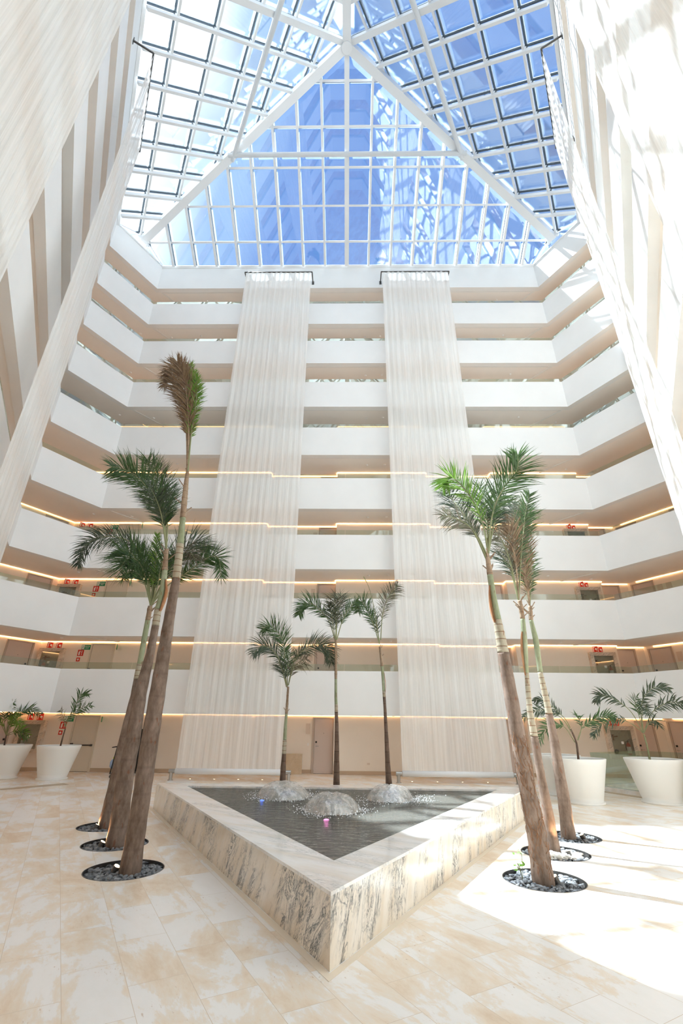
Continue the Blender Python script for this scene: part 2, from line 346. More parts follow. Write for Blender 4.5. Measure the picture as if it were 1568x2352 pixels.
# parapets, slabs
for k in range(1, 10):
    bm = BM()
    if k < 9:
        ring(bm, 0, 0, .30, .30, cz(k), cz(k)+.83); ring(bm, 0, 0, .16, .16, cz(k)+.83, cz(k)+1.7209)
    else:
        ring(bm, 0, 0, .30, .30, cz(k), ZTOP)
    tag(obj('trim_%d' % k, bm, WHITE), kind='structure')
    bm = BM()
    ring(bm, .29, .29, 2.75, 3.5, cz(k)+.05, (cz(k)+.83) if k < 9 else ZTOP)
    tag(obj('ceiling', bm, SOFF), kind='structure')
# corridor floors finish
for k in range(1, 9):
    bm = BM(); ring(bm, .16, .16, 2.4, 3.04, fz(k), fz(k)+.012)
    tag(obj('floor', bm, FLOORM), kind='structure')
# roof overhang slab closes the top of the corridors
# corridor walls: plan polylines (u, v) per side, extruded full height
HV = hexa(OS, OC)
def wall(name, a, path, t=.25):
    n = len(path); bm = BM()
    path = [(path[0][0]-.6, path[0][1])]+path[1:-1]+[(path[-1][0]+.6, path[-1][1])]
    P = [W(a, u, v).xy for u, v in path]; Q = [W(a, u, v+t).xy for u, v in path]
    prism_pts = P+Q[::-1]
    for i in range(n-1):
        quad = [P[i], P[i+1], Q[i+1], Q[i]]
        if (P[i]-P[i+1]).length < 1e-6: continue
        if abs(path[i][0]-path[i+1][0]) < 1e-6:
            s = .2 if path[i+1][1] < path[i][1] else -.2
            ua = path[i][0]+s*.02; A, B = W(a, ua, path[i][1]+.012).xy, W(a, ua, path[i+1][1]+.012).xy
            A2, B2 = W(a, path[i][0]+s, path[i][1]+.012).xy, W(a, path[i][0]+s, path[i+1][1]+.012).xy
            quad = [A, B, B2, A2]
        prism(bm, [tuple(q) for q in quad], 0, ZTOP-.01)
    tag(obj(name, bm, CREAM), kind='structure')
    return P
HB = ((VC+OC)-(VS+OS)*.5)/.8660254      # half length of side corridor walls
HC = ((VS+OS)-(VC+OC)*.5)/.8660254      # half length of corner walls
vb = VS+OS; RC = vb+.41
WALLS = {}
back_path = [(-HB, vb), (-4.18, vb), (-4.18, RC), (-.46, RC), (-.46, vb), (4.45, vb), (4.45, RC), (8.05, RC), (8.05, vb), (12.75, vb), (12.75, RC), (HB-.24, RC)]
WALLS['back'] = (90, back_path); WALLS['left'] = (210, [(-HB, vb), (HB, vb)]); WALLS['right'] = (330, [(-HB, vb), (HB, vb)])
WALLS['left_corner'] = (150, [(-HC, VC+OC), (HC, VC+OC)]); WALLS['right_corner'] = (30, [(-HC, VC+OC), (HC, VC+OC)]); WALLS['front'] = (270, [(-HC, VC+OC), (HC, VC+OC)])
for nm, (a, p) in WALLS.items(): wall('wall_'+nm, a, p)
# skirting on the ground floor and galleries
for nm, (a, p) in WALLS.items():
    bm = BM()
    for k in range(0, 9):
        for i in range(len(p)-1):
            if abs(p[i][0]-p[i+1][0]) < 1e-6: continue
            bar(bm, W(a, p[i][0], p[i][1]-.011, fz(k)+.08), W(a, p[i+1][0], p[i+1][1]-.011, fz(k)+.08), .022, .136, (0, 0, 1))
    tag(obj('baseboard_'+nm, bm, BASEB), kind='structure')
# pale strip across each corridor ceiling at the corners and soffit joint
n_ = 10
for k in range(1, 10):
    bm = BM(); zz = cz(k)+.04
    for s in (-1, 1):
        bar(bm, (C0.x+s*11.95, 20.72, zz), (C0.x+s*10.75, 22.3, zz), .11, .03, (0, 0, 1))
    bar(bm, (C0.x-11.9, 20.78, zz+.005), (C0.x+11.9, 20.78, zz+.005), .05, .03, (0, 0, 1))
    tag(obj('trim_%d' % n_, bm, WHITE), kind='structure'); n_ += 1
# warm LED cove strips; the sixth is an added dim one that warms its ceiling
ORD = ['ground-floor', 'first gallery', 'second gallery', 'third gallery', 'fourth gallery', 'fifth gallery (strip added)', 'sixth gallery', 'seventh gallery', 'top gallery']
for k in range(1, 10):
    bm = BM()
    for nm, (a, p) in WALLS.items():
        for i in range(len(p)-1):
            if abs(p[i][0]-p[i+1][0]) < 1e-6:
                q = .03 if p[i+1][1] < p[i][1] else -.03
                sgn = 1 if p[i+1][1] > p[i][1] else -1
                bar(bm, W(a, p[i][0]+sgn*.03, p[i][1], cz(k)+.03), W(a, p[i+1][0]+sgn*.03, p[i+1][1], cz(k)+.03), .022, .03, (0, 0, 1))
            else: bar(bm, W(a, p[i][0], p[i][1]-.03, cz(k)+.03), W(a, p[i+1][0], p[i+1][1]-.03, cz(k)+.03), .022, .03, (0, 0, 1))
    tag(obj('led_strip', bm, LEDM if k != 6 else LEDD), 'warm glowing LED strip along the wall top of the %s corridor' % ORD[k-1], 'light strip', 'LED strips along the corridor ceilings')
# glass rails above parapets
for k in range(1, 9):
    root = empty('glass_railing', W(90, 0, VS+.2, fz(k)))
    tag(root, 'low greenish glass rail running along the top of the %s parapet' % ('first second third fourth fifth sixth seventh eighth'.split()[k-1]+' (counted from the floor)'), 'glass railing', 'glass rails on the gallery parapets')
    H6 = hexa(.09, .09); zt = cz(k)+1.7209
    for i in range(6):
        A, B = Vector(H6[i]), Vector(H6[(i+1) % 6]); L = (B-A).length; n = max(1, round(L/2.9)); d = (B-A)/L
        for j in range(n):
            p = A+d*(L*j/n+.008); q = A+d*(L*(j+1)/n-.008)
            bm = BM(); bar(bm, (*p, zt+.13), (*q, zt+.13), .014, .30, (0, 0, 1)); bmesh.ops.translate(bm, verts=bm.verts, vec=-root.location)
            obj('glass_panel', bm, RAILG, root)

# ---------------------------------------------------------------- glass roof
SL, SC_, SS_ = 10.586, .8426, .5385
def RF(a, u, s, off=0):     # point on roof face; off = distance below the glass
    p = W(a, u, VS-s*SC_, ZTOP+s*SS_); n = W(a, 0, 1)-W(a, 0, 0)
    return p-(n*SS_+Vector((0, 0, SC_)))*off
def smax(u): return (VS-abs(u)/1.7320508)/SC_
def smin(u): return max(0, (VS-2*(VC-.8660254*abs(u)))/SC_)
def umax(s):
    v = VS-s*SC_; return min(1.7320508*v, (VC-.5*v)/.8660254)
UC = (VC-.5*VS)/.8660254; sM = (VS-VC*.5)/SC_; UM = 1.7320508*VC*.5
ROWS = [1.39, 3.28, 5.16, 7.01, 8.93]
for wi, (a, nm) in enumerate(((90, 'back'), (210, 'left'), (330, 'right'))):
    root = empty('window_%d' % (wi+1), W(a, 0, VS, ZTOP)); tag(root, kind='structure')
    def P(name, bm, m):
        bmesh.ops.translate(bm, verts=bm.verts, vec=-root.location); return obj(name, bm, m, root)
    bm = BM()   # glazing
    poly = [(-UC, 0), (UC, 0), (UM, sM), (0, SL), (-UM, sM)]
    up = [bm.verts.new(RF(a, u, s, -.03)) for u, s in poly]; lo = [bm.verts.new(RF(a, u, s, 0)) for u, s in poly]
    bm.faces.new(up); bm.faces.new(lo[::-1])
    for i in range(5): bm.faces.new((up[i], up[(i+1) % 5], lo[(i+1) % 5], lo[i]))
    P('roof_glass', bm, ROOFG)
    nrm = RF(a, 0, 0, -1)-RF(a, 0, 0, 0)
    bm = BM(); bmg = BM()
    us = [k*1.405 for k in range(-9, 10)]
    for u in us:
        s0, s1 = smin(u), smax(u)
        if s1-s0 < .15: continue
        bar(bmg, RF(a, u, s0, .02), RF(a, u, s1, .02), .05, .04, nrm)
        w_, h_ = (.27, .24) if abs(u) < .1 else (.13, .18)
        b2 = BM(); bar(b2, RF(a, u, s0+.02, .36), RF(a, u, max(s0+.1, s1-.25), .36), w_, h_, nrm)
        for sj in ROWS:     # brackets up to the glazing bars
            if s0 < sj < s1-.3: bar(b2, RF(a, u, sj, .36), RF(a, u, sj, .03), .05, .05, (W(a, 1, 0)-W(a, 0, 0)))
        P('rafter', b2, STEELW)
    for s in ROWS+[.03]:
        um = umax(s); bar(bmg, RF(a, -um, s, .02), RF(a, um, s, .02), .05, .04, nrm)
        if s > .1:
            b2 = BM(); bar(b2, RF(a, -um+.2, s, .26), RF(a, um-.2, s, .26), .11, .09, nrm); P('purlin', b2, STEELW)
    P('gasket', bmg, GASK)
    b2 = BM()
    for u in us:     # white outer caps above the glass
        s0, s1 = smin(u), smax(u)
        if s1-s0 > .15: bar(b2, RF(a, u, s0, -.06), RF(a, u, s1, -.06), .10, .05, nrm)
    for s in ROWS: um = umax(s); bar(b2, RF(a, -um, s, -.06), RF(a, um, s, -.06), .10, .05, nrm)
    P('outer_cap', b2, STEELW)
    b2 = BM(); bar(b2, RF(a, -UC, 0, .1), RF(a, UC, 0, .1), .16, .12, nrm); P('eave_beam', b2, STEELW)
# gable glass above the cut corners and hip beams
APEX = Vector((C0.x, C0.y, ZTOP+SL*SS_))
zM = ZTOP+sM*SS_
for wi, a in enumerate((150, 270, 30)):
    hc = (VS-VC*.5)/.8660254
    root = empty('window_%d' % (wi+4), W(a, 0, VC, ZTOP)); tag(root, kind='structure')
    bm = BM(); A, B, T = W(a, -hc, VC, ZTOP), W(a, hc, VC, ZTOP), W(a, 0, VC, zM)
    n = (W(a, 0, 1)-W(a, 0, 0))*.02
    f = [bm.verts.new(p) for p in (A, B, T)]; g = [bm.verts.new(p+n) for p in (A, B, T)]
    bm.faces.new(f); bm.faces.new(g[::-1])
    for i in range(3): bm.faces.new((f[i], g[i], g[(i+1) % 3], f[(i+1) % 3]))
    bmesh.ops.translate(bm, verts=bm.verts, vec=-root.location); obj('gable_glass', bm, ROOFG, root)
    bm = BM(); bar(bm, A, T, .08, .08, (0, 0, 1)); bar(bm, B, T, .08, .08, (0, 0, 1)); bar(bm, A, B, .12, .08, (0, 0, 1))
    bmesh.ops.translate(bm, verts=bm.verts, vec=-root.location); obj('gable_frame', bm, STEELW, root)
    bm = BM(); F_ = W(a, 0, VC-.05, zM-.42); bar(bm, APEX-Vector((0, 0, .55)), F_, .42, .46, (0, 0, 1))
    tag(obj('hip_beam', bm, STEELW), '%s white hip beam of the glass roof' % ('wide sloping left', 'steep near', 'wide sloping right')[wi], 'roof beam', 'hip beams of the glass roof')
for wi, a in enumerate((90, 210, 330)):
    s = 5.73; um = umax(s)
    bm = BM(); tube(bm, [RF(a, -um+.25, s, .62), RF(a, um-.25, s, .62)], .13, 14)
    tag(obj('tie_tube', bm, TUBE, smooth=False), '%s horizontal round steel tie under the glass roof' % ('rear', 'left', 'right')[wi], 'steel tube', 'steel ties of the glass roof')
bm = BM(); tube(bm, [APEX-Vector((0, 0, .95)), APEX-Vector((0, 0, .12))], .27, 18)
tag(obj('apex_hub', bm, STEELW), 'white hub where the hip beams of the glass roof meet', 'roof hub')

# ---------------------------------------------------------------- curtains
def curtain(a, u0, u1, label, seed):
    v = VS-.80; root = empty('string_curtain', W(a, (u0+u1)/2, v, .3), rad(a-90)); w2 = (u1-u0)/2
    tag(root, label, 'curtain', 'tall white string curtains')
    bm = BM(); nu = int((u1-u0)/.035); nzv = 16; rnd = random.Random(seed)
    grid = []
    for j in range(nzv+1):
        z = 27.2*j/nzv; row = []
        for i in range(nu+1):
            u = -w2+2*w2*i/nu
            amp = .012+.010*j/nzv
            y = amp*math.sin(u*21+seed)+.03*noise.noise(Vector((u*2.3, z*.05, seed)))+.012*noise.noise(Vector((u*9, z*.03, seed+5)))
            edge = .05*noise.noise(Vector((u*3, 0, seed)))
            row.append(bm.verts.new((u*(1-.006*j/nzv), y, z)))
        grid.append(row)
    for j in range(nzv):
        for i in range(nu): bm.faces.new((grid[j][i], grid[j][i+1], grid[j+1][i+1], grid[j+1][i]))
    obj('fabric', bm, CURT, root, smooth=True, recalc=False)
    bm = BM(); tube(bm, [(-w2-.06, 0, 27.22), (w2+.06, 0, 27.22)], .04, 10); obj('top_rod', bm, DARKM, root, smooth=True)
    for s in (-1, 1):
        bm = BM(); bar(bm, (s*(w2+.05), 0, 27.22), (s*(w2+.05), .80, 27.22), .06, .06, (0, 0, 1)); box(bm, s*(w2+.05)-.07, s*(w2+.05)+.07, .77, .8, 27.08, 27.36); obj('wall_arm', bm, DARKM, root)
    bm = BM(); tube(bm, [(-w2, 0, 0), (w2, 0, 0)], .10, 16); roller = obj('bottom_roller', bm, STEELW, root, smooth=True)
    for s in (-1, 1):
        bm = BM(); tube(bm, [(s*(w2+.02), 0, 0), (s*(w2+.24), 0, 0)], .075, 12); tube(bm, [(s*(w2+.15), 0, -.3), (s*(w2+.15), 0, -.02)], .065, 12)
        lathe(bm, [(.0, -.299), (.10, -.299), (.10, -.28), (.0, -.28)], 16, s*(w2+.15), 0); obj('floor_post', bm, CHROME, roller, smooth=False)
curtain(90, -6.30, -2.20, 'left of the two full-height white string curtains facing the camera', 1)
curtain(90, 2.20, 6.30, 'right of the two full-height white string curtains facing the camera', 2)
curtain(210, 2.20, 6.30, 'narrow slanting white string curtain at left, its top arm against the roof glass', 3)
curtain(210, -6.30, -2.20, 'very wide white string curtain filling the upper left corner of the picture', 4)
curtain(330, -6.30, -2.20, 'narrow slanting sunlit string curtain at right, its top arm against the roof glass', 5)
curtain(330, 2.20, 6.30, 'very wide sunlit string curtain filling the upper right corner of the picture', 6)

# ---------------------------------------------------------------- doors
dn = [0]
def door(a, u0, u1, v, zf, style='hotel', flip=False, h=2.12):
    dn[0] += 1; root = empty('door_%d' % dn[0], W(a, (u0+u1)/2, v, zf), rad(a-90)); tag(root, kind='structure'); w2 = (u1-u0)/2
    m = DOORM if style == 'hotel' else DOORC; fm = FRAME if style == 'hotel' else DOORC
    bm = BM(); box(bm, -w2, w2, -.035, .0, .012, h); leaf = obj('door_leaf', bm, m, root)
    bm = BM(); box(bm, -w2-.09, -w2-.012, -.055, 0, 0, h+.06); box(bm, w2+.012, w2+.09, -.055, 0, 0, h+.06); box(bm, -w2-.012, w2+.012, -.055, 0, h+.008, h+.06); obj('door_frame', bm, fm, root)
    bm = BM(); box(bm, -w2, w2, -.04, -.0, .0, .012); obj('threshold', bm, DARKM, root)
    s = 1 if flip else -1
    if style == 'hotel':
        bm = BM(); box(bm, s*(w2-.09)-.035, s*(w2-.09)+.035, -.06, -.035, 1.19, 1.26); obj('card_lock', bm, BLACK, leaf)
        bm = BM(); tube(bm, [(s*(w2-.09), -.035, 1.06), (s*(w2-.09), -.085, 1.06)], .022, 10); tube(bm, [(s*(w2-.09), -.085, 1.06), (s*(w2-.21), -.085, 1.06)], .01, 8); obj('door_handle', bm, CHROME, leaf)
        bm = BM(); tube(bm, [(0, -.034, 1.58), (0, -.042, 1.58)], .014, 10); obj('peephole', bm, DARKM, leaf)
    else:
        bm = BM(); tube(bm, [(-w2+.06, -.11, 1.02), (w2-.03, -.11, 1.02)], .028, 10); box(bm, -w2+.02, -w2+.11, -.13, -.034, .95, 1.10); box(bm, w2-.09, w2-.02, -.11, -.034, .98, 1.06); obj('push_bar', bm, DARKM, leaf)
for k in range(0, 6):
    z = fz(k)+(.013 if k else 0)
    door(90, -1.33, -.50, RC, z, flip=False, h=2.16); door(90, -3.95, -3.05, RC, z, flip=True, h=2.16)
    door(90, 6.95, 7.85, RC, z, flip=True, h=2.16); door(90, 4.6, 5.5, RC, z, h=2.16)
    door(90, 12.92, 13.72, RC, z, h=2.16)
    door(90, -11.97, -10.98, vb, z, 'exit', h=2.16)
    door(150, .74, 1.76, VC+OC, z, flip=True, h=2.14); door(30, -2.36, -1.46, VC+OC, z, h=2.14)
    door(30, .3, 1.2, VC+OC, z, flip=True, h=2.14); door(150, -1.6, -.7, VC+OC, z, h=2.14)

# room plates beside doors
def plate(a, u, v, z, w, h, name, label, catg, m, grp=None, d=.012):
    bm = BM(); box(bm, -w/2, w/2, -d, 0, -h/2, h/2); o = obj(name, bm, m, None, W(a, u, v, z)); o.rotation_euler = (0, 0, rad(a-90)); tag(o, label, catg, grp); return o
FLN = ['on the ground floor', 'on the first gallery', 'on the second gallery', 'on the third gallery', 'on the fourth gallery']
for k in range(0, 4):
    z = fz(k)
    for u, v, txt in ((-1.62, RC, 'left of the middle door'),):
        o = plate(90, u, v, z+1.76, .20, .42, 'room_plate', 'pale room number plate %s %s' % (txt, FLN[k]), 'sign', mat('pale_plate', (.74, .63, .54), .5) if k == 0 else bpy.data.materials['pale_plate'], 'room plates')
plate(90, -1.60, RC, 1.13, .05, .11, 'switch_plate', 'small white switch beside the middle ground-floor door', 'switch', WHT)
plate(90, 1.05, vb, .42, .12, .08, 'wall_socket', 'small cream wall socket low on the ground-floor back wall', 'socket', bpy.data.materials['pale_plate'])
for k in range(0, 4):
    for j, u in enumerate((-1.15, -.75)):
        plate(30, u, VC+OC, fz(k)+1.75, .24, .40, 'room_plate', '%s pale plate beside the corner door at right %s' % (('left', 'right')[j], FLN[k]), 'sign', bpy.data.materials['pale_plate'], 'room plates')

# fire hose cabinets
def extinguisher(loc, rz, label):
    r = empty('fire_extinguisher', loc, rz); tag(r, label, 'fire extinguisher', 'fire extinguishers in the wall cabinets')
    bm = BM(); lathe(bm, [(0, 0), (.07, 0), (.08, .02), (.08, .38), (.06, .44), (.025, .47), (.025, .5), (0, .5)], 16); cyl = obj('cylinder', bm, RED, r, smooth=True)
    bm = BM(); lathe(bm, [(.0815, .08), (.0815, .33)], 16); obj('paper_label', bm, WHT, cyl, smooth=True)
    bm = BM(); box(bm, -.03, .03, -.02, .02, .5, .55); bar(bm, (-.02, 0, .56), (.10, 0, .60), .02, .015, (0, 0, 1)); vlv = obj('valve', bm, BLACK, r)
    bm = BM(); tube(bm, [(-.03, 0, .53), (-.10, -.02, .52), (-.13, -.02, .42), (-.13, -.01, .2)], .012, 8); obj('hose', bm, BLACK, vlv, smooth=True)
def cabinet(a, u0, u1, v, zf, side, k):
    z0, z1 = .70, 1.99; root = empty('fire_cabinet', W(a, (u0+u1)/2, v, zf+z0), rad(a-90)); w2 = (u1-u0)/2; H_ = z1-z0; f = .16
    tag(root, 'marble framed glass fire hose cabinet at %s %s' % (side, FLN[k]), 'fire cabinet', 'fire hose cabinets')
    bm = BM(); box(bm, -w2, -w2+f, -.22, 0, 0, H_); box(bm, w2-f, w2, -.22, 0, 0, H_); box(bm, -w2+f, w2-f, -.22, 0, H_-f, H_); box(bm, -w2+f, w2-f, -.22, 0, 0, f); obj('marble_frame', bm, MARBF, root)
    bm = BM(); box(bm, -w2+f, w2-f, -.02, 0, f, H_-f); obj('back_panel', bm, MARBF, root)
    bm = BM(); box(bm, -w2+f, w2-f, -.20, -.19, f, H_-f); gd = obj('glass_door', bm, CABG, root)
    bm = BM(); tube(bm, [(-w2+f+.02, -.08, H_-f-.28), (-w2+f+.34, -.08, H_-f-.24)], .022, 10); tube(bm, [(-w2+f+.14, -.08, H_-f-.40), (-w2+f+.14, -.08, H_-f-.2)], .03, 10); lathe(bm, [(0, H_-f-.2), (.07, H_-f-.2), (.07, H_-f-.18), (0, H_-f-.18)], 14, -w2+f+.14, -.08); obj('hose_valve', bm, mat('bronze', (.24, .09, .03), .4, .6) if 'bronze' not in bpy.data.materials else bpy.data.materials['bronze'], root)
    bm = BM(); tube(bm, [(-.25+.09*math.cos(t*.5)*(1-t/60), -.06-.0005*t, f+.13+.09*math.sin(t*.5)*(1-t/60)) for t in range(40)], .016, 8); obj('hose_coil', bm, GASK, root, smooth=True)
    bm = BM(); box(bm, -.05, .05, -.213, -.20, H_*.46, H_*.46+.10); obj('round_notice', bm, WHT, gd)
    p = W(a, (u0+u1)/2+(w2-f-.16)*(-1 if side == 'left' else 1), v-.11, zf+z0+f+.003)
    extinguisher(p, rad(a-90), 'red fire extinguisher inside the glass cabinet at %s %s' % (side, FLN[k]))
for k in range(0, 4):
    z = fz(k)
    cabinet(90, -14.38, -13.22, vb, z, 'left', k); cabinet(90, 11.35, 12.54, vb, z, 'right', k)

# signs
def red_sign(a, u, v, z, s, kind, label, rz=0, proj=False):
    r = empty('fire_sign', W(a, u, v, z), rad(a-90)+(rz)); tag(r, label, 'sign', 'red fire safety signs')
    bm = BM(); box(bm, -s/2, s/2, -.012, 0, -s/2, s/2); sb = obj('sign_board', bm, RED, r)
    bm = BM()
    if kind == 'hose':
        box(bm, -s*.40, -s*.26, -.016, -.011, -s*.4, s*.4); box(bm, -s*.26, -s*.02, -.016, -.011, s*.30, s*.4)
        tube(bm, [(s*.16, -.012, 0), (s*.16, -.018, 0)], s*.17, 14); box(bm, s*.28, s*.36, -.016, -.011, -s*.36, s*.12)
    elif kind == 'ext':
        box(bm, -s*.34, -s*.08, -.016, -.011, -s*.38, s*.18); box(bm, -s*.25, -s*.15, -.016, -.011, s*.18, s*.34); bar(bm, (-s*.2, -.014, s*.34), (s*.02, -.014, s*.22), .01, s*.06, (0, 0, 1))
        box(bm, s*.14, s*.26, -.016, -.011, -s*.1, s*.36); box(bm, s*.14, s*.26, -.016, -.011, -s*.34, -s*.2)
    else:
        tube(bm, [(0, -.012, 0), (0, -.018, 0)], s*.26, 16)
    obj('pictogram', bm, WHT, sb); return r
def exit_sign(a, u, v, z, label, rz=0):
    r = empty('exit_sign', W(a, u, v, z), rad(a-90)+rz); tag(r, label, 'sign', 'green exit signs')
    bm = BM(); box(bm, -.21, .21, -.014, .0, -.11, .11); sb = obj('sign_board', bm, GREEN, r)
    bm = BM(); box(bm, -.19, -.075, -.018, -.013, -.09, .09); obj('pictogram_field', bm, WHT, sb)
    bm = BM(); tube(bm, [(-.128, -.018, .055), (-.128, -.021, .055)], .014, 10)
    for p, q in (((-.132, .04), (-.14, -.01)), ((-.14, -.01), (-.115, -.04)), ((-.115, -.04), (-.125, -.075)), ((-.14, -.01), (-.16, -.045)), ((-.16, -.045), (-.18, -.05)), ((-.132, .032), (-.105, .015)), ((-.132, .032), (-.165, .02))):
        bar(bm, (p[0], -.0195, p[1]), (q[0], -.0195, q[1]), .003, .013, (0, -.2, 1))
    obj('running_figure', bm, GREEN, sb)
    text_mesh('SALIDA', .078, 'lettering', WHT, sb, (.068, -.016, .035)); text_mesh('EXIT', .078, 'lettering', WHT, sb, (.068, -.016, -.045))
for k in range(0, 4):
    z = fz(k); fl = FLN[k]
    exit_sign(90, -12.30, vb, z+2.06, 'flat green exit sign left of the cream exit door %s' % fl)
    exit_sign(90, -10.70, vb-.24, z+2.05, 'projecting green exit sign right of the exit door %s' % fl, rz=rad(-68))
    red_sign(90, -12.50, vb, z+1.80, .28, 'ext', 'square red extinguisher sign left of the cream exit door %s' % fl)
    red_sign(90, -12.55, vb, z+1.50, .17, 'dot', 'small dark red call point under the extinguisher sign %s' % fl)
    red_sign(90, -13.62, vb, z+2.13, .27, 'hose', 'red hose sign above the left fire cabinet %s' % fl)
    red_sign(90, -13.98, vb-.13, z+2.13, .26, 'hose', 'projecting red hose sign above the left fire cabinet %s' % fl, rz=rad(60))
    red_sign(90, 11.95, vb, z+2.13, .25, 'hose', 'red hose sign above the right fire cabinet %s' % fl)
    red_sign(90, 11.68, vb-.13, z+2.13, .25, 'hose', 'projecting red hose sign above the right fire cabinet %s' % fl, rz=rad(-60))
# smoke detectors
bm = BM(); lathe(bm, [(0, -.05), (.04, -.05), (.065, -.02), (.07, 0), (0, 0)], 14)
me0 = bpy.data.meshes.new('smoke_detector'); bm.to_mesh(me0); bm.free(); me0.materials.append(WHT)
UO = ['lowest', 'second', 'third', 'fourth', 'fifth', 'sixth', 'seventh', 'eighth', 'ninth']
for k in range(1, 10):
    for x, y, w_ in ((1.0, 21.5, 'between the two curtains'), (1.95, 21.45, 'just left of the right curtain'), (11.9, 21.9, 'near the right corner'), (-11.2, 21.5, 'near the left corner'), (-13.05, 21.2, 'inside the left corner'), (-9.3, 21.4, 'left of the left curtain'), (9.6, 21.4, 'right of the right curtain')):
        o = bpy.data.objects.new('smoke_detector', me0); C.objects.link(o); o.location = (x, y, cz(k)+.05)
        tag(o, 'small white smoke detector on the %s corridor ceiling %s' % (UO[k-1], w_), 'smoke detector', 'smoke detectors on the corridor ceilings')

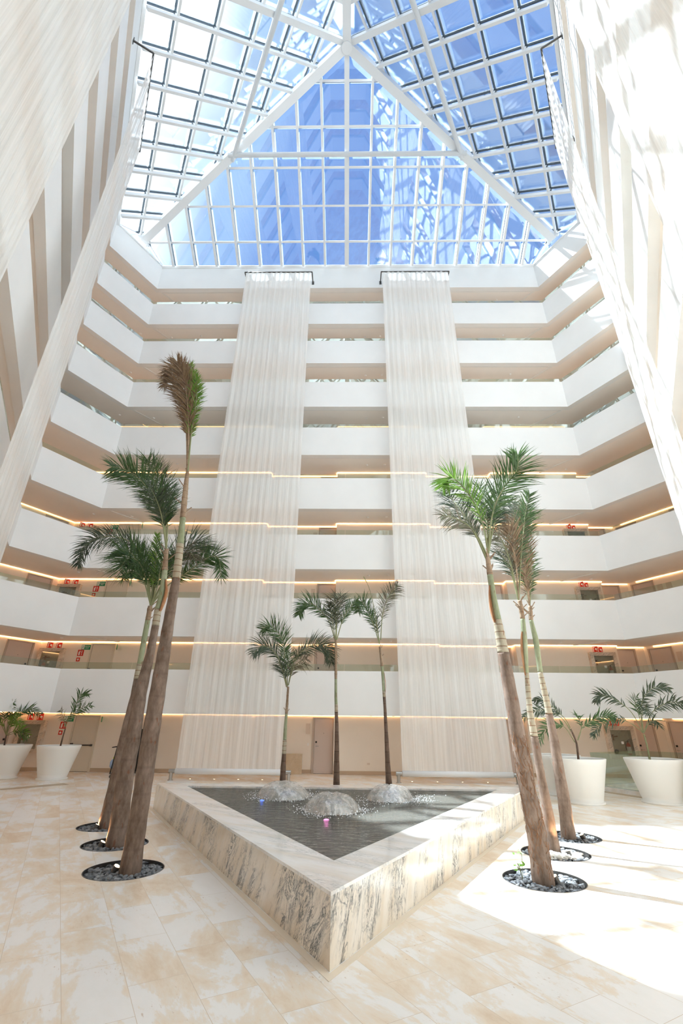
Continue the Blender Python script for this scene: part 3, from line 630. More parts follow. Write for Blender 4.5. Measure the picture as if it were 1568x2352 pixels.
# plants: world coordinates of trunks (x, y, z, radius) and frond midribs
PALMS = [{'name':'left front','trunk':[(-3.158,8.205,-0.03,0.1395),(-3.167,8.205,0.837,0.1335),(-3.186,8.205,1.735,0.1336),(-3.188,8.205,2.376,0.1276),(-3.201,8.205,3.77,0.0902),(-3.191,8.205,4.419,0.0729),(-3.226,8.205,5.077,0.0669),(-3.256,8.205,5.542,0.0556),(-3.293,8.205,6.058,0.0526),(-3.314,8.205,6.397,0.0445),(-3.328,8.205,6.672,0.0315)],'seg':{'ring':(4.38,5.07),'green':(5.07,5.62),'dead':(5.62,6.67)},'fronds':[('brown',0.55,[(-3.333,8.205,6.672),(-3.447,8.217,7.462),(-3.613,8.253,8.293),(-3.884,8.313,9.082),(-4.152,8.397,9.614),(-4.33,8.505,9.511)]),('brown',0.5,[(-3.333,8.205,6.672),(-3.432,8.186,7.553),(-3.576,8.13,8.436),(-3.745,8.036,9.095),(-3.857,7.905,9.33)]),('brown',0.45,[(-3.324,8.205,6.672),(-3.414,8.211,7.57),(-3.543,8.23,8.395),(-3.749,8.261,9.165),(-3.911,8.305,9.596)]),('bright',0.35,[(-3.324,8.205,6.672),(-3.407,8.218,7.574),(-3.495,8.255,8.415),(-3.613,8.318,9.086),(-3.799,8.405,9.741)]),('bright',0.28,[(-3.324,8.205,6.672),(-3.381,8.199,7.561),(-3.395,8.18,8.356),(-3.423,8.149,8.817),(-3.527,8.105,9.219)]),('brown',0.5,[(-3.333,8.205,6.672),(-3.469,8.225,7.467),(-3.648,8.285,8.199),(-3.948,8.385,8.889),(-4.244,8.525,9.396),(-4.459,8.705,9.352)])]},
{'name':'left middle','trunk':[(-4.075,9.748,-0.03,0.1614),(-4.135,9.748,1.106,0.1463),(-4.113,9.748,1.689,0.1338),(-4.136,9.748,2.451,0.1256),(-4.074,9.748,3.245,0.0853),(-4.068,9.748,3.813,0.0737),(-4.075,9.748,4.108,0.0723),(-4.042,9.748,4.565,0.0665),(-4.08,9.748,5.04,0.0582),(-4.129,9.748,5.524,0.0445)],'seg':{'ring':(3.81,4.16),'green':(4.16,5.03),'dead':(5.03,5.52)},'fronds':[('green',0.75,[(-4.129,9.748,5.524),(-4.263,9.767,6.089),(-4.52,9.823,6.794),(-4.855,9.917,7.504),(-5.17,10.048,8.088)]),('green',0.7,[(-4.129,9.748,5.524),(-4.314,9.724,6.181),(-4.649,9.652,6.825),(-4.991,9.532,7.229),(-5.26,9.364,7.37),(-5.484,9.148,7.338)]),('dark',0.65,[(-4.129,9.748,5.524),(-4.244,9.798,6.214),(-4.493,9.948,6.856),(-4.825,10.198,7.598),(-5.245,10.548,8.298)]),('green',0.6,[(-4.129,9.748,5.524),(-4.312,9.815,6.333),(-4.394,10.015,6.889),(-4.558,10.348,7.427)]),('dark',0.6,[(-4.129,9.748,5.524),(-4.32,9.648,6.258),(-4.382,9.348,6.56),(-4.349,8.848,6.634)])]},
{'name':'left rear','trunk':[(-4.973,11.242,-0.03,0.1617),(-4.919,11.242,0.973,0.15),(-4.904,11.242,1.767,0.1308),(-4.89,11.242,2.525,0.0849),(-4.911,11.242,3.037,0.0637),(-4.901,11.242,3.222,0.0616),(-4.906,11.242,3.763,0.0629),(-4.905,11.242,4.264,0.0588),(-4.909,11.242,4.576,0.0487)],'seg':{'ring':(2.87,3.2),'green':(3.2,4.22),'dead':(4.22,4.58)},'fronds':[('green',0.85,[(-4.902,11.242,4.598),(-5.111,11.202,5.209),(-5.295,11.082,5.608),(-5.418,10.882,5.701),(-5.447,10.602,5.537),(-5.364,10.242,5.169)]),('green',0.85,[(-4.902,11.242,4.598),(-5.063,11.223,5.148),(-5.292,11.167,5.589),(-5.598,11.073,5.908),(-5.83,10.942,5.954)]),('green',0.7,[(-4.891,11.242,4.598),(-4.796,11.192,5.084),(-4.736,11.042,5.436),(-4.567,10.792,5.755),(-4.316,10.442,5.778)]),('dark',0.6,[(-4.913,11.242,4.598),(-5.122,11.259,5.387),(-5.528,11.308,6.09),(-5.95,11.389,6.39),(-6.508,11.503,6.534),(-6.989,11.65,6.488),(-7.333,11.83,6.273),(-7.477,12.042,5.914)]),('bright',0.3,[(-4.902,11.242,4.598),(-4.95,11.22,5.261),(-4.958,11.153,5.821),(-4.976,11.042,6.405)]),('dark',0.75,[(-4.891,11.242,4.598),(-4.723,11.258,5.16),(-4.549,11.306,5.757),(-4.331,11.386,6.173),(-4.04,11.498,6.341),(-3.769,11.642,6.221)]),('greybrown',0.7,[(-4.891,11.242,4.598),(-4.632,11.205,5.258),(-4.338,11.092,5.744),(-4.058,10.905,5.913),(-3.754,10.642,5.593)]),('green',0.55,[(-4.891,11.242,4.598),(-4.556,11.226,5.095),(-4.093,11.178,5.425),(-3.669,11.098,5.75),(-3.307,10.986,5.771),(-3.116,10.842,5.215)]),('green',0.55,[(-4.891,11.242,4.598),(-4.983,11.342,5.182),(-5.424,11.642,5.866),(-6.01,12.142,6.394)]),('dark',0.5,[(-4.891,11.242,4.598),(-4.896,11.353,5.301),(-4.855,11.687,5.884),(-4.943,12.242,6.331)]),('green',0.5,[(-4.902,11.242,4.598),(-5.16,11.098,5.224),(-5.295,10.664,5.292),(-5.077,9.942,4.882)])]},
{'name':'right front','trunk':[(2.753,8.046,-0.03,0.1407),(2.745,8.046,0.645,0.1307),(2.697,8.046,1.266,0.1159),(2.672,8.046,1.931,0.1137),(2.639,8.046,2.658,0.1041),(2.611,8.046,3.296,0.0855),(2.596,8.046,3.628,0.0681),(2.579,8.046,4.019,0.0541),(2.57,8.046,4.403,0.0512),(2.569,8.046,4.743,0.0401),(2.566,8.046,4.844,0.0322)],'seg':{'ring':(3.08,3.63),'green':(3.63,4.44),'dead':(4.44,4.84)},'fronds':[('bright',0.55,[(2.591,8.046,4.853),(2.567,8.054,5.372),(2.447,8.078,5.936),(2.241,8.118,6.344),(2.053,8.174,6.544),(1.93,8.246,6.382)]),('green',0.65,[(2.591,8.046,4.853),(2.709,8.026,5.451),(2.845,7.966,5.864),(3.055,7.866,6.21),(3.256,7.726,6.46),(3.244,7.546,6.672)]),('dark',0.55,[(2.568,8.046,4.793),(2.437,8.09,5.235),(2.278,8.221,5.711),(2.166,8.44,6.113),(2.054,8.746,6.513)]),('greybrown',0.45,[(2.545,8.046,4.743),(2.357,8.013,5.274),(2.1,7.913,5.462),(1.744,7.746,5.493)]),('green',0.6,[(2.591,8.046,4.853),(2.677,8.146,5.521),(2.782,8.446,6.138),(2.872,8.946,6.705)]),('dark',0.5,[(2.591,8.046,4.853),(2.819,8.146,5.522),(3.124,8.446,6.04),(3.539,8.946,6.387)])]},
{'name':'right middle','trunk':[(3.592,9.757,-0.03,0.1062),(3.592,9.757,0.551,0.0936),(3.567,9.757,1.121,0.0763),(3.555,9.757,1.717,0.0703),(3.542,9.757,2.249,0.0551),(3.592,9.757,2.933,0.0394),(3.651,9.757,3.583,0.0586),(3.683,9.757,4.013,0.0459),(3.678,9.757,4.403,0.042)],'seg':{'ring':(1.79,2.81),'green':(2.93,4.01),'dead':(4.01,4.4)},'fronds':[('greybrown',0.55,[(3.661,9.757,4.413),(3.711,9.775,5.01),(3.771,9.832,5.613),(3.881,9.925,6.278),(4.031,10.057,6.866)]),('greybrown',0.5,[(3.655,9.757,4.432),(3.58,9.701,5.256),(3.409,9.535,5.707),(3.142,9.257,5.749)]),('dark',0.5,[(3.655,9.757,4.432),(3.605,9.823,5.095),(3.554,10.023,5.47),(3.57,10.357,5.739)]),('green',0.5,[(3.664,9.757,4.432),(3.859,9.763,5.381),(4.051,9.782,6.129),(4.147,9.813,6.475),(4.352,9.857,7.014)]),('brown',0.5,[(3.664,9.757,4.432),(3.701,9.679,5.351),(3.598,9.446,5.88),(3.382,9.057,6.023)]),('brown',0.45,[(3.664,9.757,4.432),(3.759,9.846,5.306),(4.037,10.112,6.157),(4.412,10.557,7.061)])]},
{'name':'right rear','trunk':[(4.324,10.854,-0.03,0.1278),(4.356,10.854,0.604,0.1183),(4.353,10.854,1.139,0.1077),(4.357,10.854,1.694,0.0919),(4.338,10.854,2.407,0.0664),(4.302,10.854,3.017,0.0535),(4.321,10.854,3.767,0.0626),(4.285,10.854,4.215,0.0459),(4.318,10.854,4.543,0.0413)],'seg':{'ring':(2.2,3.05),'green':(3.05,4.21),'dead':(4.21,4.54)},'fronds':[('brown',0.45,[(4.308,10.854,4.543),(4.37,10.873,5.145),(4.485,10.929,5.801),(4.581,11.023,6.402),(4.763,11.154,6.965)]),('green',0.4,[(4.308,10.854,4.543),(4.247,10.754,5.426),(4.083,10.454,5.568)]),('greybrown',0.4,[(4.308,10.854,4.543),(4.343,10.929,5.117),(4.373,11.154,5.635)]),('green',0.35,[(4.308,10.854,4.543),(4.516,10.979,5.354),(4.753,11.354,6.18)]),('brown',0.35,[(4.308,10.854,4.543),(4.267,10.704,5.268),(4.145,10.254,5.88)])]},
{'name':'back left','trunk':[(-1.85,15.1,-0.03,0.097416),(-1.85,15.1,0.421,0.0902),(-1.86,15.1,0.78,0.0755),(-1.858,15.1,1.148,0.0605),(-1.859,15.1,1.91,0.0476),(-1.846,15.1,2.462,0.0364),(-1.844,15.1,2.996,0.0303)],'seg':{'ring':(1.15,1.52),'green':(1.52,2.22),'dead':(2.71,3.0)},'fronds':[('green',0.62,[(-1.876,15.1,2.971),(-1.998,15.112,3.6),(-2.056,15.148,4.244),(-2.258,15.208,4.625),(-2.561,15.292,4.877),(-2.846,15.4,4.796)]),('dark',0.6,[(-1.907,15.1,3.033),(-2.154,15.075,3.752),(-2.43,15.0,4.098),(-2.72,14.875,4.171),(-2.914,14.7,3.934)]),('dark',0.6,[(-1.84,15.1,3.034),(-1.714,15.112,3.694),(-1.432,15.148,4.086),(-0.968,15.208,4.302),(-0.658,15.292,4.153),(-0.542,15.4,3.776)]),('greybrown',0.5,[(-1.84,15.1,3.034),(-1.664,14.95,3.585),(-1.24,14.5,3.753)]),('green',0.5,[(-1.865,15.1,3.009),(-1.922,15.275,3.618),(-1.896,15.8,4.091)]),('dark',0.45,[(-1.879,15.1,3.008),(-2.039,14.975,3.455),(-2.111,14.6,3.67)])]},
{'name':'back middle','trunk':[(-0.313,15.1,-0.03,0.10044),(-0.313,15.1,0.384,0.093),(-0.317,15.1,1.163,0.0731),(-0.329,15.1,1.995,0.0541),(-0.365,15.1,2.721,0.0433),(-0.378,15.1,3.611,0.0383),(-0.39,15.1,4.413,0.0336)],'seg':{'ring':(2.3,2.5),'green':(2.5,3.23),'dead':(3.42,4.41)},'fronds':[('green',0.55,[(-0.418,15.1,4.412),(-0.627,15.108,5.025),(-0.924,15.132,5.371),(-1.209,15.172,5.597),(-1.49,15.228,5.565),(-1.643,15.3,5.259)]),('greybrown',0.6,[(-0.39,15.1,4.413),(-0.397,15.011,5.077),(-0.426,14.744,5.528),(-0.457,14.3,5.601)]),('green',0.35,[(-0.362,15.1,4.413),(-0.157,15.122,5.102),(0.115,15.189,5.537),(0.337,15.3,5.742)]),('dark',0.6,[(-0.376,15.1,4.413),(-0.358,15.156,5.122),(-0.281,15.322,5.669),(-0.258,15.6,5.964)]),('dark',0.5,[(-0.404,15.1,4.413),(-0.525,15.0,5.088),(-0.592,14.7,5.445)])]},
{'name':'back right','trunk':[(1.18,15.1,-0.03,0.100332),(1.18,15.1,0.399,0.0929),(1.16,15.1,0.921,0.0724),(1.146,15.1,1.657,0.0567),(1.129,15.1,2.367,0.0448),(1.083,15.1,3.532,0.0443),(1.019,15.1,4.219,0.032)],'seg':{'ring':(2.72,2.89),'green':(2.89,3.62),'dead':(3.62,4.22)},'fronds':[('green',0.5,[(1.007,15.1,4.3),(0.839,15.119,4.896),(0.649,15.175,5.362),(0.453,15.269,5.705),(0.337,15.4,5.411)]),('spear',0.05,[(0.996,15.1,4.423),(0.889,15.1,5.275),(0.716,15.1,6.095),(0.53,15.1,6.519)]),('greybrown',0.5,[(1.052,15.1,4.423),(1.112,15.081,5.102),(1.237,15.025,5.607),(1.443,14.931,5.95),(1.625,14.8,6.136)]),('dark',0.45,[(1.008,15.1,4.355),(0.905,15.25,5.007),(0.761,15.7,5.466)])]}]
POTTED = [{'name':'right far','base':(8.789,15.316,0.0),'top':(8.862,15.35,1.094),'stem':[(8.859,15.35,1.083),(8.878,15.35,1.435),(8.865,15.35,1.772)],'fronds':[('dark',0.42,[(8.852,15.35,1.819),(8.669,15.362,2.344),(8.394,15.398,2.65),(8.092,15.458,2.825),(7.898,15.542,2.853),(7.787,15.65,2.667)]),('dark',0.4,[(8.871,15.35,1.843),(8.944,15.338,2.443),(9.179,15.3,2.863),(9.539,15.237,3.101),(9.874,15.15,3.023)]),('dark',0.45,[(8.897,15.35,1.843),(9.262,15.362,2.349),(9.681,15.4,2.587),(10.119,15.463,2.68),(10.459,15.55,2.599)]),('dark',0.4,[(8.858,15.35,1.795),(8.574,15.33,2.041),(8.208,15.27,2.169),(7.822,15.17,2.129),(7.376,15.03,1.949),(7.124,14.85,1.719)]),('dark',0.45,[(8.865,15.35,1.819),(8.919,15.283,2.32),(8.938,15.083,2.533),(8.811,14.75,2.309)]),('dark',0.4,[(8.874,15.35,1.807),(9.077,15.317,2.058),(9.196,15.217,2.142),(9.181,15.05,1.989)]),('green',0.4,[(8.865,15.35,1.819),(8.885,15.406,2.322),(8.955,15.572,2.636),(9.219,15.85,2.842)])]},
{'name':'right near','base':(6.771,15.152,-0.0),'top':(6.704,14.9,1.1),'stem':[(6.581,14.9,1.099),(6.61,14.9,1.543),(6.518,14.9,1.895)],'fronds':[('dark',0.36,[(6.51,14.9,1.918),(6.421,14.912,2.15),(6.256,14.948,2.349),(6.063,15.008,2.577),(5.871,15.092,2.713),(5.717,15.2,2.655)]),('dark',0.36,[(6.516,14.9,1.826),(6.315,14.894,2.172),(5.898,14.875,2.38),(5.497,14.844,2.352),(5.132,14.8,2.16)]),('green',0.4,[(6.572,14.9,1.543),(6.362,14.881,1.917),(6.116,14.825,2.007),(5.759,14.731,1.912),(5.408,14.6,1.541)]),('green',0.4,[(6.659,14.9,1.6),(6.856,14.881,1.922),(7.15,14.825,2.121),(7.484,14.731,2.239),(7.697,14.6,2.205)]),('green',0.3,[(6.672,14.9,1.6),(6.859,14.933,1.944),(6.864,15.033,2.178),(6.882,15.2,2.276)])]},
{'name':'left near','base':(-10.928,19.447,0.0),'top':(-10.815,19.2,1.134),'stem':[(-10.795,19.2,1.119),(-10.787,19.2,1.399),(-10.77,19.2,1.712)],'fronds':[('green',0.5,[(-10.782,19.2,1.757),(-10.706,19.212,2.215),(-10.596,19.25,2.637),(-10.53,19.312,2.926),(-10.346,19.4,2.981)]),('green',0.45,[(-10.782,19.2,1.757),(-10.788,19.188,1.999),(-10.501,19.15,2.277),(-10.222,19.087,2.447),(-9.891,19.0,2.525)]),('greybrown',0.35,[(-10.806,19.2,1.787),(-10.997,19.275,2.09),(-11.304,19.5,2.371)])]},
{'name':'left far','base':(-12.951,19.373,0.0),'top':(-13.002,19.3,1.123),'stem':[(-12.997,19.3,1.109),(-13.02,19.3,1.286),(-13.027,19.3,1.464)],'fronds':[('green',0.45,[(-13.027,19.3,1.464),(-13.018,19.312,1.888),(-12.791,19.35,2.229),(-12.475,19.413,2.359),(-12.105,19.5,2.207)]),('green',0.45,[(-13.044,19.3,1.464),(-13.256,19.278,1.962),(-13.232,19.211,2.347),(-12.991,19.1,2.579)]),('bright',0.45,[(-13.027,19.3,1.464),(-12.934,19.244,1.767),(-12.649,19.078,1.966),(-12.175,18.8,1.776)]),('bright',0.4,[(-13.027,19.3,1.464),(-12.791,19.267,1.587),(-12.443,19.167,1.652),(-12.0,19.0,1.48)]),('green',0.45,[(-13.044,19.3,1.464),(-13.447,19.344,1.884),(-13.874,19.478,2.113),(-14.267,19.7,2.034)]),('bright',0.4,[(-13.035,19.3,1.434),(-13.098,19.344,1.964),(-13.114,19.478,2.166),(-13.1,19.7,2.202)]),('bright',0.42,[(-13.044,19.3,1.464),(-13.006,19.222,1.827),(-12.68,18.989,2.041),(-12.202,18.6,1.864)]),('green',0.45,[(-13.044,19.3,1.464),(-13.172,19.367,2.04),(-13.119,19.567,2.436),(-12.987,19.9,2.561)]),('bright',0.4,[(-13.035,19.3,1.434),(-13.227,19.278,1.764),(-13.442,19.211,1.944),(-13.473,19.1,1.762)]),('green',0.4,[(-13.018,19.3,1.435),(-12.683,19.233,1.529),(-12.278,19.033,1.506),(-11.824,18.7,1.372)])]}]

# ---------------------------------------------------------------- pool
PV = [(-.150, 5.30), (4.56, 13.45), (-4.86, 13.45)]; PH = .556
pc = Vector((sum(p[0] for p in PV)/3, sum(p[1] for p in PV)/3))
def inset(d):       # scaled about the incentre
    r = (PV[1][1]-PV[0][1])/3; return [tuple(pc+(Vector(p)-pc)*(1-d/r)) for p in PV]
pool = empty('fountain_pool', (pc.x, pc.y, 0)); tag(pool, 'large triangular fountain pool with veined marble walls in the middle of the hall', 'fountain')
def PP(name, bm, m, **k):
    bmesh.ops.translate(bm, verts=bm.verts, vec=-Vector((pc.x, pc.y, 0))); return obj(name, bm, m, pool, **k)
I1 = inset(.54); I2 = inset(.05)
for i, nm in ((0, 'right'), (1, 'back'), (2, 'left')):
    j = (i+1) % 3; a, b, c, d = PV[i], PV[j], inset(.09)[j], inset(.09)[i]
    bm = BM(); prism(bm, [a, b, c, d], 0.0, PH-.03); PP('marble_wall', bm, MARBR if i == 0 else MARBL)
    bm = BM(); prism(bm, [PV[i], PV[j], I1[j], I1[i]], PH-.03, PH); PP('marble_coping', bm, MARBT)
    bm = BM(); prism(bm, [inset(.45)[i], inset(.45)[j], I1[j], I1[i]], .30, PH-.03); PP('inner_wall', bm, MARBT)
POOLB = mat('dark_pool_tiles', (.11, .10, .085), .5)
bm = BM(); prism(bm, inset(.10), .22, .30); PP('pool_floor', bm, POOLB)
def watermat():
    m = bpy.data.materials.new('pool_water'); m.use_nodes = True; m.node_tree.nodes.clear(); o = N(m, 'ShaderNodeOutputMaterial')
    t = N(m, 'ShaderNodeTexCoord'); mp = N(m, 'ShaderNodeMapping'); mp.inputs['Scale'].default_value = (1, 1.7, 1); LK(m, t.outputs['Object'], mp.inputs[0])
    n = N(m, 'ShaderNodeTexNoise', Scale=5.5, Detail=5.0, Roughness=.55, Distortion=.8); LK(m, mp.outputs[0], n.inputs['Vector'])
    bp = N(m, 'ShaderNodeBump', Strength=.9, Distance=.09); LK(m, n.outputs['Fac'], bp.inputs['Height'])
    g = N(m, 'ShaderNodeBsdfGlossy'); g.inputs['Roughness'].default_value = .03; g.inputs[0].default_value = (.85, .83, .8, 1); LK(m, bp.outputs[0], g.inputs['Normal'])
    tr = N(m, 'ShaderNodeBsdfTransparent'); tr.inputs[0].default_value = (.50, .56, .54, 1)
    d = N(m, 'ShaderNodeBsdfDiffuse'); d.inputs[0].default_value = (.16, .155, .135, 1)
    a = N(m, 'ShaderNodeMixShader'); a.inputs[0].default_value = .55; LK(m, tr.outputs[0], a.inputs[1]); LK(m, d.outputs[0], a.inputs[2])
    fr = N(m, 'ShaderNodeFresnel'); fr.inputs[0].default_value = 1.33; LK(m, bp.outputs[0], fr.inputs['Normal'])
    b = N(m, 'ShaderNodeMixShader'); LK(m, fr.outputs[0], b.inputs[0]); LK(m, a.outputs[0], b.inputs[1]); LK(m, g.outputs[0], b.inputs[2]); LK(m, b.outputs[0], o.inputs[0])
    return m
WATER = watermat()
FOAM = bpy.data.materials.new('fountain_foam'); FOAM.use_nodes = True; FOAM.node_tree.nodes.clear()
def foam(m):
    o = N(m, 'ShaderNodeOutputMaterial'); t = N(m, 'ShaderNodeTexCoord'); mp = N(m, 'ShaderNodeMapping'); mp.inputs['Scale'].default_value = (1, 1, .25); LK(m, t.outputs['Object'], mp.inputs[0])
    n = N(m, 'ShaderNodeTexNoise', Scale=13.0, Detail=4.0, Roughness=.6); LK(m, mp.outputs[0], n.inputs['Vector'])
    r = N(m, 'ShaderNodeMapRange'); r.inputs['From Min'].default_value = .35; r.inputs['From Max'].default_value = .7; r.inputs['To Min'].default_value = .74; r.inputs['To Max'].default_value = .34; LK(m, n.outputs['Fac'], r.inputs['Value'])
    bp = N(m, 'ShaderNodeBump', Strength=.35, Distance=.03); LK(m, n.outputs['Fac'], bp.inputs['Height'])
    d = N(m, 'ShaderNodeBsdfDiffuse'); d.inputs[0].default_value = (.86, .82, .77, 1)
    g = N(m, 'ShaderNodeBsdfGlossy'); g.inputs['Roughness'].default_value = .12; LK(m, bp.outputs[0], g.inputs['Normal'])
    a = N(m, 'ShaderNodeMixShader'); a.inputs[0].default_value = .38; LK(m, d.outputs[0], a.inputs[1]); LK(m, g.outputs[0], a.inputs[2])
    tr = N(m, 'ShaderNodeBsdfTransparent'); b = N(m, 'ShaderNodeMixShader'); LK(m, r.outputs[0], b.inputs[0]); LK(m, a.outputs[0], b.inputs[1]); LK(m, tr.outputs[0], b.inputs[2]); LK(m, b.outputs[0], o.inputs[0])
foam(FOAM)
DROP = mat('water_droplets', (.85, .88, .92), .05, spec=.8)
zw = .520
bm = BM(); prism(bm, inset(.541), .46, zw); PP('water_surface', bm, WATER)
for i, (x, y, r, h, lab) in enumerate(((-1.38, 11.55, .60, .27, 'rear left dome of falling water, blue light beside it'), (-.27, 9.85, .50, .27, 'nearest dome of falling water, pink light in front of it'), (.90, 11.35, .50, .27, 'rear right splashing dome of falling water'))):
    fo = empty('water_bell', (x, y, zw)); tag(fo, lab, 'water fountain', 'fountain domes in the pool')
    rnd = random.Random(i+3); bm = BM(); nr, na = 12, 48; rg = []
    for j in range(nr+1):
        t = j/nr; row = []
        for k in range(na):
            a = 2*math.pi*k/na; nn = noise.noise(Vector((math.cos(a)*1.6+i*7, math.sin(a)*1.6, t*1.5)))
            rr = r*(t**.8)*(1+.16*nn); zz = h*(1-t**2.6)*(1+.15*nn)+.012
            row.append(bm.verts.new((rr*math.cos(a), rr*math.sin(a), zz if j else h)))
        rg.append(row)
    for j in range(nr):
        for k in range(na): bm.faces.new((rg[j][k], rg[j][(k+1) % na], rg[j+1][(k+1) % na], rg[j+1][k]))
    obj('water_sheet', bm, FOAM, fo, smooth=True)
    bm = BM(); lathe(bm, [(0, -.2), (.03, -.2), (.03, .20), (.045, .24), (0, .25)], 14); obj('nozzle', bm, DARKM, fo)
    bm = BM(); rnd = random.Random(i)
    for q in range(360):
        a = rnd.uniform(0, 6.283); 
        if i == 2: a = rnd.gauss(-.3, 1.3)
        d_ = r*rnd.uniform(.9, 1.12)+abs(rnd.gauss(0, .14+.10*(i == 2))); zz = abs(rnd.gauss(0, .03))+.004
        s = rnd.uniform(.004, .011)
        bmesh.ops.create_icosphere(bm, subdivisions=1, radius=s, matrix=Matrix.Translation((d_*math.cos(a), d_*math.sin(a), zz)))
    o = obj('water_droplets', bm, DROP, fo); o['kind'] = 'stuff'
for x, y, m, lab in ((-1.76, 11.05, BLUEL, 'blue'), (-.35, 9.05, PINKL, 'pink')):
    bm = BM(); lathe(bm, [(0, 0), (.055, 0), (.05, .012), (.03, .02), (0, .022)], 18); o = obj('pool_lamp', bm, m, None, (x, y, zw-.015)); tag(o, '%s lamp glowing in the pool water by a fountain dome' % lab, 'lamp', 'underwater lamps')
# stone margin round the pool
bm = BM()
O1, O2 = inset(-.015), inset(-.085)
for i in range(3):
    j = (i+1) % 3; prism(bm, [O2[i], O2[j], O1[j], O1[i]], .0005, .004)
tag(obj('trim_40', bm, mat('cream_stone_margin', (.80, .70, .57), .4)), kind='structure')

# ---------------------------------------------------------------- pits: pebbles and uplights
SIDE = ['nearest left palm', 'middle left palm', 'rearmost left palm', 'nearest right palm', 'middle right palm', 'rearmost right palm', 'left palm behind the pool', 'middle palm behind the pool', 'right palm behind the pool']
_b = BM(); bmesh.ops.create_icosphere(_b, subdivisions=2, radius=1); ICV = [v.co.copy() for v in _b.verts]; ICF = [[v.index for v in f.verts] for f in _b.faces]; _b.free()
def pebbles(x, y, n, seed, r0, r1, ang=None, zb=-.06, sz=(.026, .05)):
    rnd = random.Random(seed); V = []; F = []
    for q in range(n):
        a = rnd.uniform(*(ang or (0, 6.283))); r = math.sqrt(rnd.uniform(r0*r0, r1*r1))
        s = rnd.uniform(*sz); sx, sy, sz_ = s*rnd.uniform(.8, 1.25), s*rnd.uniform(.55, .9), s*rnd.uniform(.35, .6)
        R = Matrix.Rotation(rnd.uniform(0, 6.28), 3, 'Z') @ Matrix.Rotation(rnd.gauss(0, .4), 3, 'X')
        c = Vector((r*math.cos(a), r*math.sin(a), zb+rnd.uniform(-.02, .035))); b0 = len(V)
        V += [R @ Vector((v.x*sx, v.y*sy, v.z*sz_))+c for v in ICV]; F += [[b0+i for i in f] for f in ICF]
    me = bpy.data.meshes.new('pebbles'); me.from_pydata(V, [], F); me.polygons.foreach_set('use_smooth', [True]*len(F)); return me
for i, (x, y) in enumerate(PITS):
    o = link('pebble_bed', pebbles(x, y, 620 if i < 6 else 200, i, .0, PR-.035), PEB, None, (x, y, 0)); tag(o, 'dark grey pebbles in the round pit around the %s' % SIDE[i], 'pebbles', 'pebble beds in the planting pits', 'stuff')
    bm = BM(); bmesh.ops.create_circle(bm, cap_ends=True, radius=PR-.01, segments=40, matrix=Matrix.Translation((0, 0, -.085))); o = obj('soil', bm, SOIL, None, (x, y, 0)); tag(o, 'dark soil under the pebbles round the %s' % SIDE[i], 'soil', kind='stuff')
    bm = BM(); lathe(bm, [(PR-.012, -.15), (PR-.012, .002), (PR-.001, .002), (PR-.001, -.15)], 40); tag(obj('pit_edging', bm, DARKM, None, (x, y, 0)), 'thin dark metal ring edging the pit of the %s' % SIDE[i], 'edging', 'pit edgings')
o = link('pebble_bed', pebbles(3.58, 9.45, 150, 77, .10, .40, (-2.6, -.2), -.015, (.03, .05)), PEBW, None, (3.58, 9.62, 0)); tag(o, 'heap of white pebbles in front of the middle right palm', 'pebbles', kind='stuff')
UPL = [(-3.41, 8.21), (-4.33, 9.66), (-5.13, 11.08), (2.95, 8.02), (3.72, 9.40), (4.62, 10.82)]
for i, (x, y) in enumerate(UPL):
    px, py = PALMS[i]['trunk'][0][:2]
    if i < 3 : pass
    r = empty('ground_uplight', (x, y, -.04)); tag(r, 'small glowing uplight in the pebbles beside the %s' % SIDE[i], 'spotlight', 'uplights in the planting pits')
    dirv = Vector((px-x, py-y, 0)); dirv = (dirv.normalized()*.55+Vector((0, 0, 1))).normalized() if dirv.length > 1e-3 else Vector((0, 0, 1))
    bm = BM(); tube(bm, [(0, 0, -.02), dirv*.10], .048, 16); hs = obj('housing', bm, DARKM, r)
    bm = BM(); tube(bm, [dirv*.098, dirv*.104], .040, 16); obj('lens', bm, LAMPM, hs)
    L = bpy.data.lights.new('uplight_lamp', 'SPOT'); L.energy = 26; L.color = (1, .62, .32); L.spot_size = rad(60); L.shadow_soft_size = .03
    lo = bpy.data.objects.new('uplight', L); C.objects.link(lo); lo.parent = r; lo.location = dirv*.12; lo.rotation_euler = (dirv+Vector((0, 0, .25))).to_track_quat('-Z', 'Y').to_euler()
# small weed by the nearest right palm
r = empty('seedling', (2.52, 8.22, -.05)); tag(r, 'small green seedling beside the nearest right palm', 'plant')
bm = BM(); rnd = random.Random(4)
for q in range(5):
    e = Vector((rnd.uniform(-.10, .05), rnd.uniform(-.08, .05), rnd.uniform(.12, .36))); tube(bm, [(0, 0, 0), e*.5+Vector((.01, 0, .03)), e], .004, 5)
obj('stem', bm, STEMG, r)
bm = BM()
for q in range(12):
    c = Vector((rnd.uniform(-.12, .06), rnd.uniform(-.08, .06), rnd.uniform(.10, .36))); d_ = Vector((rnd.uniform(-1, 1), rnd.uniform(-1, 1), rnd.uniform(-.3, .5))).normalized(); s_ = d_.orthogonal().normalized()
    v = [bm.verts.new(c+p) for p in (-d_*.03, s_*.018, d_*.04, -s_*.018)]; bm.faces.new(v)
obj('leaf', bm, LEAF['bright'], r)

